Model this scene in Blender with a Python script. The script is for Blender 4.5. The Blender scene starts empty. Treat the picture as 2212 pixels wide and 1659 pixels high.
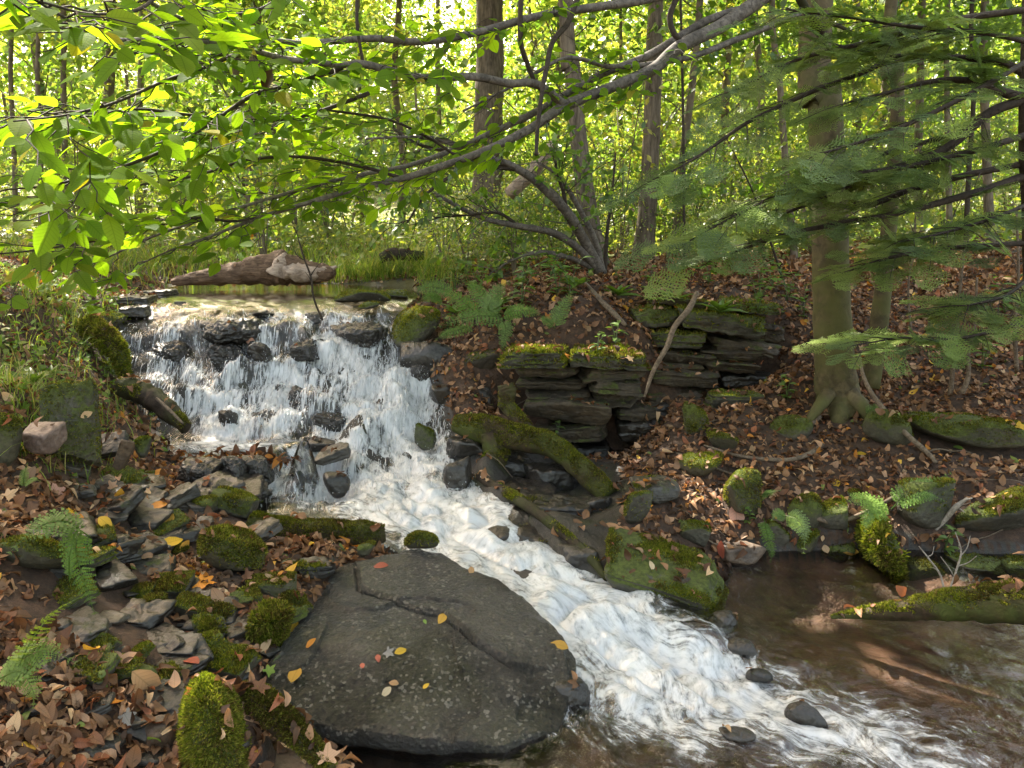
import bpy, bmesh, math, random
import numpy as np
from mathutils import Vector
from mathutils.bvhtree import BVHTree

SC = bpy.context.scene
COL = SC.collection
rng = np.random.default_rng(11)
R = math.radians
# ------------------------------------------------------------------ camera model (picture frame 2212 x 1659)
FPX, PITCH, EYE = 1703.0, R(11.6), 1.75
CP, SP = math.cos(PITCH), math.sin(PITCH)


def ray(u, v):
    x = (u - 1106.0) / FPX
    yc = -(v - 829.5) / FPX
    y = CP + yc * SP
    z = -SP + yc * CP
    return x / y, z / y


def PY(u, v, Y):
    a, b = ray(u, v)
    return np.array([a * Y, Y, EYE + b * Y])


def PZ(u, v, Z):
    a, b = ray(u, v)
    Y = (Z - EYE) / b
    return np.array([a * Y, Y, Z])


# ------------------------------------------------------------------ noise
def _h(ix, iy, iz, seed):
    h = (ix * 73856093) ^ (iy * 19349663) ^ (iz * 83492791) ^ (seed * 2654435 + 97)
    h = h & 0xFFFFFFFF
    h = ((h ^ (h >> 15)) * 0x2C1B3C6D) & 0xFFFFFFFF
    h = ((h ^ (h >> 12)) * 0x297A2D39) & 0xFFFFFFFF
    h = h ^ (h >> 15)
    return h.astype(np.float64) / 0xFFFFFFFF * 2 - 1


def vnoise(p, seed=0):
    p = np.asarray(p, float)
    i = np.floor(p).astype(np.int64)
    f = p - i
    w = f * f * (3 - 2 * f)
    ix, iy, iz = i[:, 0], i[:, 1], i[:, 2]
    o = 0
    for dx in (0, 1):
        wx = w[:, 0] if dx else 1 - w[:, 0]
        for dy in (0, 1):
            wy = w[:, 1] if dy else 1 - w[:, 1]
            for dz in (0, 1):
                wz = w[:, 2] if dz else 1 - w[:, 2]
                o = o + wx * wy * wz * _h(ix + dx, iy + dy, iz + dz, seed)
    return o


def fbm(p, octv=4, seed=0, gain=0.5, lac=2.03):
    p = np.asarray(p, float)
    a, s, o = 1.0, 0.0, 0
    for k in range(octv):
        o = o + a * vnoise(p, seed + k * 17)
        s += a
        a *= gain
        p = p * lac + 13.7
    return o / s


def xyz(x, y, k=1.0, z=0.0):
    return np.stack([np.asarray(x) * k, np.asarray(y) * k, np.zeros_like(np.asarray(x, float)) + z], 1)


def sstep(a, b, x):
    t = np.clip((x - a) / (b - a), 0, 1)
    return t * t * (3 - 2 * t)


# ------------------------------------------------------------------ meshes
class Geo:
    def __init__(s):
        s.V, s.F, s.T, s.UV, s.n = [], {}, [], [], 0

    def add(s, V, faces, tint=None, uv=None):
        V = np.asarray(V, float).reshape(-1, 3)
        for f in faces:
            f = np.asarray(f, np.int64)
            if f.size:
                s.F.setdefault(f.shape[1], []).append(f + s.n)
        s.V.append(V)
        if tint is None:
            tint = np.ones((len(V), 3))
        tint = np.asarray(tint, float)
        if tint.ndim == 1:
            tint = np.tile(tint, (len(V), 1))
        s.T.append(tint)
        s.UV.append(np.zeros((len(V), 2)) if uv is None else np.asarray(uv, float))
        s.n += len(V)

    def verts(s):
        return np.concatenate(s.V)

    def build(s, name, mat, parent=None, origin=None, smooth=True, attrs=None, kind=None):
        V = np.concatenate(s.V) if s.V else np.zeros((0, 3))
        if origin is None:
            origin = (0, 0, 0)
        V = V - np.asarray(origin)
        me = bpy.data.meshes.new(name)
        me.vertices.add(len(V))
        me.vertices.foreach_set("co", V.astype(np.float32).ravel())
        loops, tot = [], []
        for k, fl in s.F.items():
            f = np.concatenate(fl)
            loops.append(f.ravel())
            tot.append(np.full(len(f), k, np.int32))
        if loops:
            loops = np.concatenate(loops).astype(np.int32)
            tot = np.concatenate(tot)
            start = np.concatenate([[0], np.cumsum(tot)[:-1]]).astype(np.int32)
            me.loops.add(len(loops))
            me.loops.foreach_set("vertex_index", loops)
            me.polygons.add(len(tot))
            me.polygons.foreach_set("loop_start", start)
            me.polygons.foreach_set("loop_total", tot)
            me.polygons.foreach_set("use_smooth", np.full(len(tot), smooth))
        me.update(calc_edges=True)
        T = np.concatenate(s.T)
        ca = me.color_attributes.new("tint", "FLOAT_COLOR", "POINT")
        ca.data.foreach_set("color", np.concatenate([T, np.ones((len(T), 1))], 1).astype(np.float32).ravel())
        U = np.concatenate(s.UV)
        if U.any():
            at = me.attributes.new("luv", "FLOAT2", "POINT")
            at.data.foreach_set("vector", U.astype(np.float32).ravel())
        for k, a in (attrs or {}).items():
            at = me.attributes.new(k, "FLOAT", "POINT")
            at.data.foreach_set("value", np.asarray(a, np.float32))
        me.materials.append(mat)
        o = bpy.data.objects.new(name, me)
        COL.objects.link(o)
        if parent is not None:
            o.parent = parent
        else:
            o.location = origin
        if kind:
            o["kind"] = kind
        return o


def tag(o, label, cat, group=None, kind=None):
    o["label"] = label
    o["category"] = cat
    if group:
        o["group"] = group
    if kind:
        o["kind"] = kind
    return o


def empty(name, loc, label, cat, group=None):
    o = bpy.data.objects.new(name, None)
    o.empty_display_size = 0.1
    COL.objects.link(o)
    o.location = loc
    return tag(o, label, cat, group)


def copy_tree(o, parent=None):
    c = o.copy()
    COL.objects.link(c)
    if parent is not None:
        c.parent = parent
    for ch in list(o.children):
        copy_tree(ch, c)
    return c


def nrm(a):
    a = np.asarray(a, float)
    return a / np.maximum(np.linalg.norm(a, axis=-1, keepdims=True), 1e-9)


def spline(pts, n):
    """Catmull-Rom through pts (any dimension), n samples."""
    P = np.asarray(pts, float)
    if len(P) == 2:
        t = np.linspace(0, 1, n)[:, None]
        return P[0] * (1 - t) + P[1] * t
    P = np.vstack([2 * P[0] - P[1], P, 2 * P[-1] - P[-2]])
    m = len(P) - 3
    t = np.linspace(0, m - 1e-6, n)
    i = t.astype(int)
    f = (t - i)[:, None]
    a, b, c, d = P[i], P[i + 1], P[i + 2], P[i + 3]
    return 0.5 * (2 * b + (c - a) * f + (2 * a - 5 * b + 4 * c - d) * f * f + (3 * b - a - 3 * c + d) * f ** 3)


def tube(geo, pts, rad, ns=8, tint=None, rough=0.0, seed=0, cap=True, squash=None):
    P = np.asarray(pts, float)
    n = len(P)
    rad = np.broadcast_to(np.asarray(rad, float), (n,)) if np.ndim(rad) <= 1 and np.size(rad) in (1, n) else np.interp(np.linspace(0, 1, n), np.linspace(0, 1, len(rad)), rad)
    T = nrm(np.gradient(P, axis=0))
    up = np.array([0, 0, 1.0]) if abs(T[:, 2]).mean() < 0.8 else np.array([1.0, 0, 0])
    A = nrm(np.cross(T, up))
    B = nrm(np.cross(T, A))
    th = np.linspace(0, 2 * np.pi, ns, endpoint=False)
    c, s_ = np.cos(th), np.sin(th)
    off = A[:, None, :] * c[None, :, None] + B[:, None, :] * s_[None, :, None] * (squash or 1.0)
    rr = rad[:, None] * np.ones((1, ns))
    if rough:
        q = np.stack([np.repeat(np.arange(n) * 0.35, ns), np.tile(c * 1.7, n), np.tile(s_ * 1.7, n)], 1)
        rr = rr * (1 + rough * fbm(q, 3, seed)).reshape(n, ns) if False else rr * (1 + rough * fbm(q, 3, seed).reshape(n, ns))
    V = (P[:, None, :] + off * rr[:, :, None]).reshape(-1, 3)
    k = np.arange(n - 1)[:, None] * ns
    j = np.arange(ns)[None, :]
    j2 = (j + 1) % ns
    F = np.stack([k + j, k + j2, k + ns + j2, k + ns + j], -1).reshape(-1, 4)
    fl = [F]
    if cap:
        fl += [np.arange(ns)[None, ::-1], (np.arange(ns) + (n - 1) * ns)[None, :]]
    geo.add(V, fl, tint)


# leaf outlines: x along the leaf, y across, z up. fold along the midrib
def leaf_fine(w=0.5, fold=0.10, curl=0.12):
    t = np.array([0, .1, .3, .52, .76, .92, 1.0])
    h = np.array([0, .19, .38, .42, .28, .11, 0]) * w / 0.84 * 1.0
    z = -curl * (t - .3) ** 2 * 2
    mid = np.stack([t, 0 * t, z], 1)
    L = np.stack([t[1:-1], h[1:-1], z[1:-1] + fold * h[1:-1] * 1.4], 1)
    Rr = L * [1, -1, 1]
    V = np.vstack([mid, L, Rr])
    F3 = [[0, 1, 7], [0, 12, 1], [5, 6, 11], [5, 16, 6]]
    F4 = []
    for i in range(4):
        F4 += [[1 + i, 2 + i, 8 + i, 7 + i], [2 + i, 1 + i, 12 + i, 13 + i]]
    uv = np.vstack([np.stack([t, 0 * t], 1), np.stack([t[1:-1], h[1:-1]], 1), np.stack([t[1:-1], -h[1:-1]], 1)])
    return V, [np.array(F3), np.array(F4)], uv


def leaf_curl(w=.55, fold=.2, curl=.3, roll=.4, twist=.3, seed=0):
    V, F, uv = leaf_fine(w, fold, curl)
    r = np.random.default_rng(seed)
    V = V.copy()
    V[:, 1] *= 1 + r.uniform(-.18, .12, len(V))
    V[:, 2] += roll * V[:, 1] ** 2 * 2.2 + twist * V[:, 1] * (V[:, 0] - .4) + r.normal(0, .018, len(V))
    return V, F, uv


def leaf_mid(w=0.5, fold=0.12, curl=0.2):
    V = np.array([[0, 0, 0], [.33, 0, -curl * .1], [.7, 0, -curl * .3], [1, 0, -curl * .8],
                  [.3, w * .48, fold * w * .6], [.68, w * .36, fold * w * .3 - curl * .2],
                  [.3, -w * .48, fold * w * .6], [.68, -w * .36, fold * w * .3 - curl * .2]])
    return V, [np.array([[0, 1, 4], [0, 6, 1], [2, 3, 5], [2, 7, 3]]), np.array([[1, 2, 5, 4], [2, 1, 6, 7]])], V[:, :2].copy()


def leaf_low(w=0.55):
    V = np.array([[0, 0, 0], [.45, w / 2, .05], [1, 0, -.08], [.45, -w / 2, .05]])
    return V, [np.array([[0, 2, 1], [0, 3, 2]])], V[:, :2].copy()


def leaf_lobed(n=5, seed=0):
    """A maple-like outline as a fan round the leaf's heart."""
    th, rr = [], []
    lobes = np.linspace(-2.15, 2.15, n)
    for i, a in enumerate(lobes):
        big = 1.0 - .28 * abs(a) / 2.15
        j = np.random.default_rng(seed + i).uniform(.85, 1.12, 6)
        th += [a - .42, a - .24, a - .13, a, a + .12, a + .25]
        rr += [.50 * big * j[0], .74 * big * j[1], .80 * big * j[2], 1.0 * big * j[3], .82 * big * j[4], .72 * big * j[5]]
    th.append(lobes[-1] + .3)
    rr.append(.3)
    th, rr = np.array(th), np.array(rr)
    X = .32 + rr * np.cos(th) * .62
    Y = rr * np.sin(th) * .62
    Z = .10 * np.sin(th * 2.3 + seed) * rr + .05 * rr
    V = np.vstack([[[.25, 0, 0]], np.stack([X, Y, Z], 1)])
    m = len(X)
    F = np.array([[0, i, i + 1] for i in range(1, m)] + [[0, m, 1]])
    return V, [F], V[:, :2].copy()


def scatter(geo, tmpl, pos, direc, normal, scale, tint=None, width=None):
    """Add copies of a leaf template: direc = the leaf's own axis, normal = its upper side."""
    V, F, uv = tmpl
    pos = np.asarray(pos, float)
    n, m = len(pos), len(V)
    if n == 0:
        return
    X = nrm(direc)
    Y = nrm(np.cross(normal, X))
    Z = np.cross(X, Y)
    s = np.broadcast_to(np.asarray(scale, float), (n,))
    w = np.ones(n) if width is None else np.broadcast_to(np.asarray(width, float), (n,))
    W = pos[:, None, :] + s[:, None, None] * (V[None, :, 0, None] * X[:, None, :] + V[None, :, 1, None] * (w[:, None] * 1.0)[:, :, None] * Y[:, None, :] + V[None, :, 2, None] * Z[:, None, :])
    offs = np.arange(n)[:, None, None] * m
    faces = [(f[None, :, :] + offs).reshape(-1, f.shape[1]) for f in F]
    T = None
    if tint is not None:
        T = np.repeat(np.asarray(tint, float), m, axis=0)
    geo.add(W.reshape(-1, 3), faces, T, np.tile(uv, (n, 1)))


def runit(n, r=None):
    r = r or rng
    return nrm(r.normal(size=(n, 3)))


# ------------------------------------------------------------------ materials
class NT:
    def __init__(s, name):
        s.m = bpy.data.materials.new(name)
        s.m.use_nodes = True
        s.t = s.m.node_tree
        s.t.nodes.clear()

    def n(s, typ, props=None, **ins):
        nd = s.t.nodes.new(typ)
        for k, v in (props or {}).items():
            setattr(nd, k, v)
        for k, v in ins.items():
            key = int(k[1:]) if k[0] == "i" and k[1:].isdigit() else k.replace("_", " ")
            sk = nd.inputs[key]
            if hasattr(v, "is_output"):
                s.t.links.new(v, sk)
            else:
                sk.default_value = v
        return nd

    def out(s, surf):
        o = s.n("ShaderNodeOutputMaterial")
        s.t.links.new(surf, o.inputs["Surface"])
        return s.m

    def attr(s, name, col=False):
        a = s.n("ShaderNodeAttribute", {"attribute_name": name})
        return a.outputs["Color"] if col else a.outputs["Fac"]

    def pos(s):
        return s.n("ShaderNodeNewGeometry").outputs["Position"]

    def map(s, vec, scale):
        return s.n("ShaderNodeVectorMath", {"operation": "MULTIPLY"}, i0=vec, i1=scale).outputs[0]

    def noise(s, vec, scale, detail=4, rough=.55, dist=0.0):
        return s.n("ShaderNodeTexNoise", Vector=vec, Scale=scale, Detail=detail, Roughness=rough, Distortion=dist).outputs["Fac"]

    def voro(s, vec, scale, feature="F1"):
        return s.n("ShaderNodeTexVoronoi", {"feature": feature}, Vector=vec, Scale=scale).outputs["Distance"]

    def rng(s, v, a, b, c=0.0, d=1.0):
        return s.n("ShaderNodeMapRange", {"interpolation_type": "SMOOTHSTEP"}, i0=v, i1=a, i2=b, i3=c, i4=d).outputs[0]

    def math(s, op, a, b=0.0, c=0.0):
        return s.n("ShaderNodeMath", {"operation": op}, i0=a, i1=b, i2=c).outputs[0]

    def mix(s, f, a, b, blend="MIX"):
        nd = s.n("ShaderNodeMix", {"data_type": "RGBA", "blend_type": blend})
        for sk, v in ((nd.inputs[0], f), (nd.inputs[6], a), (nd.inputs[7], b)):
            if hasattr(v, "is_output"):
                s.t.links.new(v, sk)
            else:
                sk.default_value = v if not isinstance(v, tuple) or len(v) == 4 else (*v, 1)
        return nd.outputs[2]

    def ramp(s, f, stops):
        nd = s.n("ShaderNodeValToRGB", Fac=f)
        e = nd.color_ramp.elements
        while len(e) > 1:
            e.remove(e[-1])
        e[0].position, e[0].color = stops[0][0], (*stops[0][1], 1)
        for p, c in stops[1:]:
            k = e.new(p)
            k.color = (*c, 1)
        return nd.outputs["Color"]

    def bump(s, h, strength=.5, dist=.01, normal=None):
        nd = s.n("ShaderNodeBump", Height=h, Strength=strength, Distance=dist)
        if normal is not None:
            s.t.links.new(normal, nd.inputs["Normal"])
        return nd.outputs[0]

    def bsdf(s, col, rough=.6, normal=None, spec=.5, **kw):
        nd = s.n("ShaderNodeBsdfPrincipled", Base_Color=col if hasattr(col, "is_output") else (*col, 1), Roughness=rough, **kw)
        nd.inputs["Specular IOR Level"].default_value = spec
        if normal is not None:
            s.t.links.new(normal, nd.inputs["Normal"])
        return nd.outputs[0]


def up_mask(nt, lo, hi):
    g = nt.n("ShaderNodeNewGeometry").outputs["Normal"]
    z = nt.n("ShaderNodeSeparateXYZ", Vector=g).outputs[2]
    return nt.rng(z, lo, hi)


def mat_rock(name, dark, lite, rough=.45, moss=0.0, mosscol=(.075, .10, .018), tscale=1.0, spec=.5, strata=0.0, bump=.7):
    nt = NT(name)
    p = nt.pos()
    big = nt.noise(p, 6 * tscale, 5, .6)
    fine = nt.noise(p, 60 * tscale, 6, .7)
    sp = nt.voro(p, 38 * tscale)
    col = nt.ramp(big, [(.3, dark), (.68, lite)])
    col = nt.mix(nt.rng(fine, .35, .7, 0, .6), col, tuple(c * .45 for c in dark))
    warm = nt.noise(p, 3.1 * tscale, 3)
    col = nt.mix(nt.rng(warm, .5, .75, 0, .5), col, (lite[0] * 1.15, lite[1] * .95, lite[2] * .7))
    h = nt.math("ADD", nt.math("MULTIPLY", fine, .6), nt.math("MULTIPLY", sp, .35))
    if strata:
        st = nt.noise(nt.map(p, (2.5, 2.5, 55.0)), 1.0, 4, .6)
        h = nt.math("ADD", h, nt.math("MULTIPLY", st, strata))
        col = nt.mix(nt.rng(st, .55, .35, 0, .5), col, tuple(c * .4 for c in dark))
    if moss > 0:
        mn = nt.noise(p, 9 * tscale, 4, .65)
        mk = nt.math("MULTIPLY", nt.rng(nt.math("ADD", mn, moss - .5), .42, .56), up_mask(nt, -.15, .45))
        mc = nt.mix(nt.rng(nt.noise(p, 45, 3), .3, .7), tuple(c * .45 for c in mosscol), mosscol)
        col = nt.mix(mk, col, mc)
        rg = nt.math("ADD", nt.math("MULTIPLY", mk, .5), rough)
        h = nt.math("ADD", h, nt.math("MULTIPLY", mk, nt.noise(p, 140, 3)))
    else:
        rg = nt.rng(fine, .3, .7, rough - .12, rough + .15)
    return nt.out(nt.bsdf(col, rg, nt.bump(h, bump, .012), spec))


def mat_leaf(name, trans=.5, tcol=(1.5, 1.6, .5), gloss=.06, veins=False, rough=.35):
    nt = NT(name)
    t = nt.attr("tint", True)
    nrm_ = None
    if veins:
        uv = nt.attr("luv", True)
        sx = nt.n("ShaderNodeSeparateXYZ", Vector=uv)
        ay = nt.math("ABSOLUTE", sx.outputs[1])
        ph = nt.math("MULTIPLY", nt.math("SUBTRACT", sx.outputs[0], nt.math("MULTIPLY", ay, .75)), 62.0)
        w = nt.math("SINE", ph)
        w = nt.rng(w, .45, 1.0)
        midr = nt.rng(ay, .022, .008)
        ve = nt.math("MAXIMUM", nt.math("MULTIPLY", w, .38), nt.math("MULTIPLY", midr, .7))
        t = nt.mix(ve, t, nt.mix(1.0, t, (.62, .66, .6), "MULTIPLY"))
        nrm_ = nt.bump(w, .25, .002)
    d = nt.n("ShaderNodeBsdfDiffuse", Color=t)
    tr = nt.n("ShaderNodeBsdfTranslucent", Color=nt.mix(1.0, t, tcol, "MULTIPLY"))
    g = nt.n("ShaderNodeBsdfGlossy", Color=(1, 1, 1, 1), Roughness=rough)
    if nrm_ is not None:
        for k in (d, g):
            nt.t.links.new(nrm_, k.inputs["Normal"])
    a = nt.n("ShaderNodeMixShader", i0=trans, i1=d.outputs[0], i2=tr.outputs[0])
    b = nt.n("ShaderNodeMixShader", i0=gloss, i1=a.outputs[0], i2=g.outputs[0])
    return nt.out(b.outputs[0])


def mat_bark(name, c1, c2, vs=(30, 30, 4), moss=None, bump=.8, blot=None):
    nt = NT(name)
    p = nt.pos()
    a = nt.noise(nt.map(p, vs), 1.0, 5, .65, .6)
    b = nt.noise(p, 7, 4)
    fine = nt.noise(p, 90, 3)
    col = nt.ramp(a, [(.32, c1), (.66, c2)])
    col = nt.mix(nt.rng(b, .45, .7, 0, .5), col, tuple(c * .6 for c in c1))
    if blot:
        col = nt.mix(nt.rng(nt.noise(nt.map(p, (9, 9, 16)), 1.0, 4, .7), .56, .64, 0, .8), col, blot)
    if moss:
        col = nt.mix(nt.rng(nt.noise(p, 3.2, 5, .65), .40, .62, 0, .85), col, moss)
    h = nt.math("ADD", a, nt.math("MULTIPLY", fine, .25))
    return nt.out(nt.bsdf(col, .8, nt.bump(h, bump, .012), .25))
SUND = nrm(np.array([-.36, .56, .78]))
SUN_EL = math.asin(SUND[2])
SUN_AZ = math.atan2(SUND[0], SUND[1])
EXPO = 2.55
# ================================================================== the lie of the land and the stream
# water surface: (u, v, Y, foam, turbulence, fall)   -  Y None: level given by Z
ZP, ZM = 1.12, 0.35
W = []


def wY(u, v, Y, f, t, k):
    W.append((*PY(u, v, Y), f, t, k, .05))


def wZ(u, v, Z, f, t, k, d=.12):
    W.append((*PZ(u, v, Z), f, t, k, d))


for u in (350, 480, 620, 760, 880):
    wZ(u, 628, ZP, 0, 0, 0, .15)
for u in (320, 480, 620, 760, 860):
    wZ(u, 645, ZP, .04, .02, 0, .10)
for u, f in ((300, .3), (450, .38), (600, .42), (750, .42), (860, .35)):
    wY(u, 664, 6.28, f, .25, .15)
for u, f in ((278, .5), (360, .5), (450, .55), (600, .6), (760, .62), (855, .55)):
    wY(u, 705, 6.0, f, .4, .6)
for u, f in ((265, .5), (340, .52), (420, .72), (510, .45), (600, .7), (690, .75), (760, .85), (830, .9), (905, .6)):
    wY(u, 778, 5.72, f, .5, 1)
for u, f in ((325, .45), (390, .65), (450, .9), (530, .5), (610, .66), (690, .72), (760, .85), (830, 1.0), (880, .92), (945, .5)):
    wY(u, 868, 5.38, f, .5, 1)
for u, f in ((405, .35), (465, .9), (550, .6), (640, .6), (710, .65)):
    wZ(u, 938, ZM, f, .3, .5, .06)
for u, f in ((780, .8), (850, 1.0), (915, .75), (955, .35)):
    wY(u, 945, 5.05, f, .5, .9)
for u, f in ((390, .5), (470, .75), (560, .66), (660, .5)):
    wZ(u, 962, ZM, f, .12, 0, .08)
for u, f in ((400, .25), (480, .35), (580, .3), (670, .3)):
    wZ(u, 988, ZM, f, .10, 0, .07)
wY(610, 1030, 4.52, .65, .3, .8); wY(680, 1035, 4.5, .7, .3, .8); wY(600, 1008, 4.62, .5, .2, .5); wY(675, 1008, 4.62, .55, .2, .5); wY(590, 1070, 4.3, .4, .2, .5); wY(660, 1080, 4.25, .6, .3, .5)
wY(590, 1115, 4.05, .38, .1, 0); wY(700, 1120, 4.02, .45, .2, 0); wY(760, 1085, 4.2, .7, .5, .1); wY(790, 1130, 3.95, .7, .4, 0)
wY(780, 1005, 4.72, .7, .6, .5); wY(870, 1005, 4.72, 1.0, .8, .5); wY(950, 1010, 4.68, .8, .7, .4)
wY(830, 1062, 4.4, .95, .9, .3); wY(920, 1062, 4.4, 1.0, .9, .3); wY(985, 1070, 4.3, .8, .6, .2); wY(1010, 1020, 4.6, .3, .3, .6)
wY(890, 1115, 4.1, .95, .9, 0); wY(1000, 1120, 4.05, 1.0, .9, 0); wY(1090, 1110, 4.05, .8, .6, 0)
wY(850, 1155, 3.85, .6, .3, 0); wY(980, 1175, 3.78, .9, .7, 0); wY(1060, 1160, 3.82, .95, .8, 0); wY(1120, 1165, 3.8, .8, .5, 0)
wY(1060, 1222, 3.54, .75, .5, .1); wY(1130, 1210, 3.58, 1.0, .8, .1); wY(1175, 1215, 3.55, .85, .5, .1)
wY(1140, 1275, 3.33, .85, .6, .1); wY(1210, 1270, 3.36, 1.0, .8, .1); wY(1265, 1270, 3.38, .8, .5, 0)
wY(1225, 1350, 3.06, .95, .8, 0); wY(1310, 1320, 3.17, .95, .9, 0); wY(1400, 1300, 3.24, .8, .6, 0); wY(1460, 1310, 3.22, .45, .4, 0)
wY(1265, 1430, 2.86, .8, .5, 0); wY(1360, 1400, 2.95, .9, .9, 0); wY(1460, 1370, 3.03, .75, .8, 0); wY(1540, 1350, 3.11, .4, .4, 0)
for u, v, f, t in ((1300, 1500, .68, .6), (1420, 1480, .86, .9), (1560, 1440, .82, .9), (1650, 1420, .5, .5),
                   (1330, 1560, .48, .3), (1450, 1570, .66, .6), (1600, 1520, .80, .8), (1750, 1500, .56, .6), (1600, 1600, .54, .5),
                   (1760, 1575, .74, .7), (1880, 1560, .66, .6), (2000, 1600, .58, .5), (2130, 1640, .5, .4), (1850, 1640, .5, .4), (1500, 1650, .30, .35),
                   (1250, 1620, .30, .25), (1130, 1630, .28, .15), (1000, 1650, .12, .1), (2212, 1700, .25, .3), (1700, 1700, .3, .3), (1200, 1750, .15, .2)):
    wZ(u, v, 0.012, f, t, 0)
for u, v, f, t in ((1600, 1330, .12, .25), (1750, 1400, .16, .25), (1900, 1470, .22, .28), (2050, 1530, .20, .25), (2212, 1600, .2, .25), (1590, 1275, .12, .2),
                   (1700, 1240, .02, .12), (1850, 1270, .02, .1), (1800, 1340, .06, .14), (2000, 1400, .06, .14), (2212, 1480, .06, .14), (2212, 1380, .02, .08),
                   (900, 1640, .0, .05), (750, 1660, 0, .05), (650, 1720, 0, .05)):
    wZ(u, v, 0.0, f, t, 0, .14)
W = np.array(W)


class RBF:
    def __init__(s, P, val, c=.12, reg=1e-4):
        s.P, s.c = np.asarray(P, float), c
        n = len(s.P)
        val = np.asarray(val, float).reshape(n, -1)
        d = np.linalg.norm(s.P[:, None] - s.P[None], axis=2)
        A = np.zeros((n + 1, n + 1))
        A[:n, :n] = -np.sqrt(d * d + c * c) - np.eye(n) * reg
        A[:n, n] = A[n, :n] = 1
        s.w = np.linalg.solve(A, np.vstack([val, np.zeros((1, val.shape[1]))]))

    def __call__(s, x, y):
        Q = np.stack([np.ravel(x), np.ravel(y)], 1)
        out = np.empty((len(Q), s.w.shape[1]))
        for i in range(0, len(Q), 20000):
            q = Q[i:i + 20000]
            d2 = ((q[:, None] - s.P[None]) ** 2).sum(2)
            out[i:i + 20000] = -np.sqrt(d2 + s.c ** 2) @ s.w[:-1] + s.w[-1]
        return out


WF = RBF(W[:, :2], W[:, 2:6], .05, 1e-3)
G = [(225, 650, 6.25), (218, 700, 5.98), (200, 745, 5.62), (196, 790, 5.32), (212, 850, 4.97), (290, 915, 4.72), (345, 955, 4.72), (350, 985, 4.6),
     (60, 650, 5.2), (0, 600, 5.5), (150, 625, 6.5), (0, 560, 7), (200, 585, 8.4), (-250, 600, 5.2), (-300, 800, 3.9),
     (50, 850, 3.9), (150, 985, 3.8), (0, 1000, 3.3), (250, 1010, 4.1), (380, 1015, 4.4), (470, 1008, 4.5), (560, 1012, 4.5), (400, 1080, 4.0), (520, 1085, 4.0),
     (200, 1100, 3.4), (0, 1150, 2.75), (-250, 1150, 2.7), (400, 1200, 3.3), (560, 1190, 3.4), (700, 1190, 3.5), (250, 1300, 2.75), (0, 1350, 2.3), (450, 1350, 2.75),
     (150, 1500, 2.1), (0, 1659, 1.8), (-250, 1500, 1.9), (350, 1659, 2.0), (600, 1650, 2.12), (470, 1500, 2.4), (515, 1420, 2.6), (605, 1300, 2.95),
     (905, 715, 6.1), (900, 655, 6.7), (950, 640, 6.8), (1000, 700, 6.0), (960, 800, 5.5), (985, 860, 5.3), (1005, 930, 4.95), (1040, 990, 4.6), (1090, 1060, 4.2),
     (1180, 1110, 3.95), (1270, 1180, 3.65), (1400, 1245, 3.4), (1540, 1285, 3.32), (1120, 900, 5.15), (1250, 985, 4.9), (1250, 735, 5.62), (1100, 735, 5.65), (1390, 735, 5.62),
     (1400, 980, 4.75), (1450, 905, 5.1), (1600, 882, 5.12), (1705, 800, 5.5), (1690, 680, 6.15), (1500, 640, 6.35), (1450, 675, 6.15), 
     (1580, 675, 6.1), (1300, 600, 7.3), (1100, 600, 7.5), (1280, 570, 8), (1390, 560, 9), (1600, 570, 8.5), (1750, 600, 7.5), (1900, 700, 6.3), (2000, 560, 9), (2212, 560, 8.5),
     (2100, 650, 7), (2212, 750, 5.9), (2400, 700, 6), (2500, 900, 5), (2050, 800, 5.6), (1820, 880, 5.15), (1760, 880, 5.15), (1950, 870, 5.3), (2150, 880, 5.1), (2100, 905, 5.0), (2100, 985, 4.55), (2300, 990, 4.6), (1900, 960, 4.7),
     (1750, 1000, 4.5), (1600, 1020, 4.4), (1500, 1080, 4.1), (1380, 1090, 4.05), (1700, 1100, 4.05), (1900, 1080, 4.1), (2200, 1050, 4.15), (2400, 1100, 4.0), (1620, 1200, 3.88), (1850, 1212, 3.82), (2000, 1222, 3.76), (2200, 1240, 3.66),
     (2500, 1300, 3.5), (2350, 1230, 3.7), (1330, 1140, 3.82), (900, 622, 7.6), (700, 617, 8.0), (800, 600, 8.6), (330, 618, 7.9), (450, 606, 8.4), (600, 600, 8.6)]
G = [PY(*g) for g in G]
G += [(PY(u_, 800, 5.42)[0], 5.42, .30) for u_ in (1110, 1180, 1250, 1320, 1390)] + [(PY(u_, 800, 5.86)[0], 5.86, .62) for u_ in (1440, 1510, 1580, 1650)]
G += [(*PY(u_, v_, y_)[:2], z_) for u_, v_, y_, z_ in ((850, 1260, 3.2, .06), (950, 1240, 3.25, .08), (760, 1330, 2.95, .03), (900, 1400, 2.75, -.03), (680, 1400, 2.66, .02), (1050, 1380, 2.8, -.03), (800, 1215, 3.32, .13), (1120, 1350, 2.9, -.05), (620, 1450, 2.56, .05), (1120, 0, 4.5, .16), (1200, 0, 4.5, .16), (1270, 0, 4.45, .16), (1120, 0, 4.82, .2), (1200, 0, 4.82, .2), (1190, 0, 4.2, .16), (1270, 0, 4.1, .16))]
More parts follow.
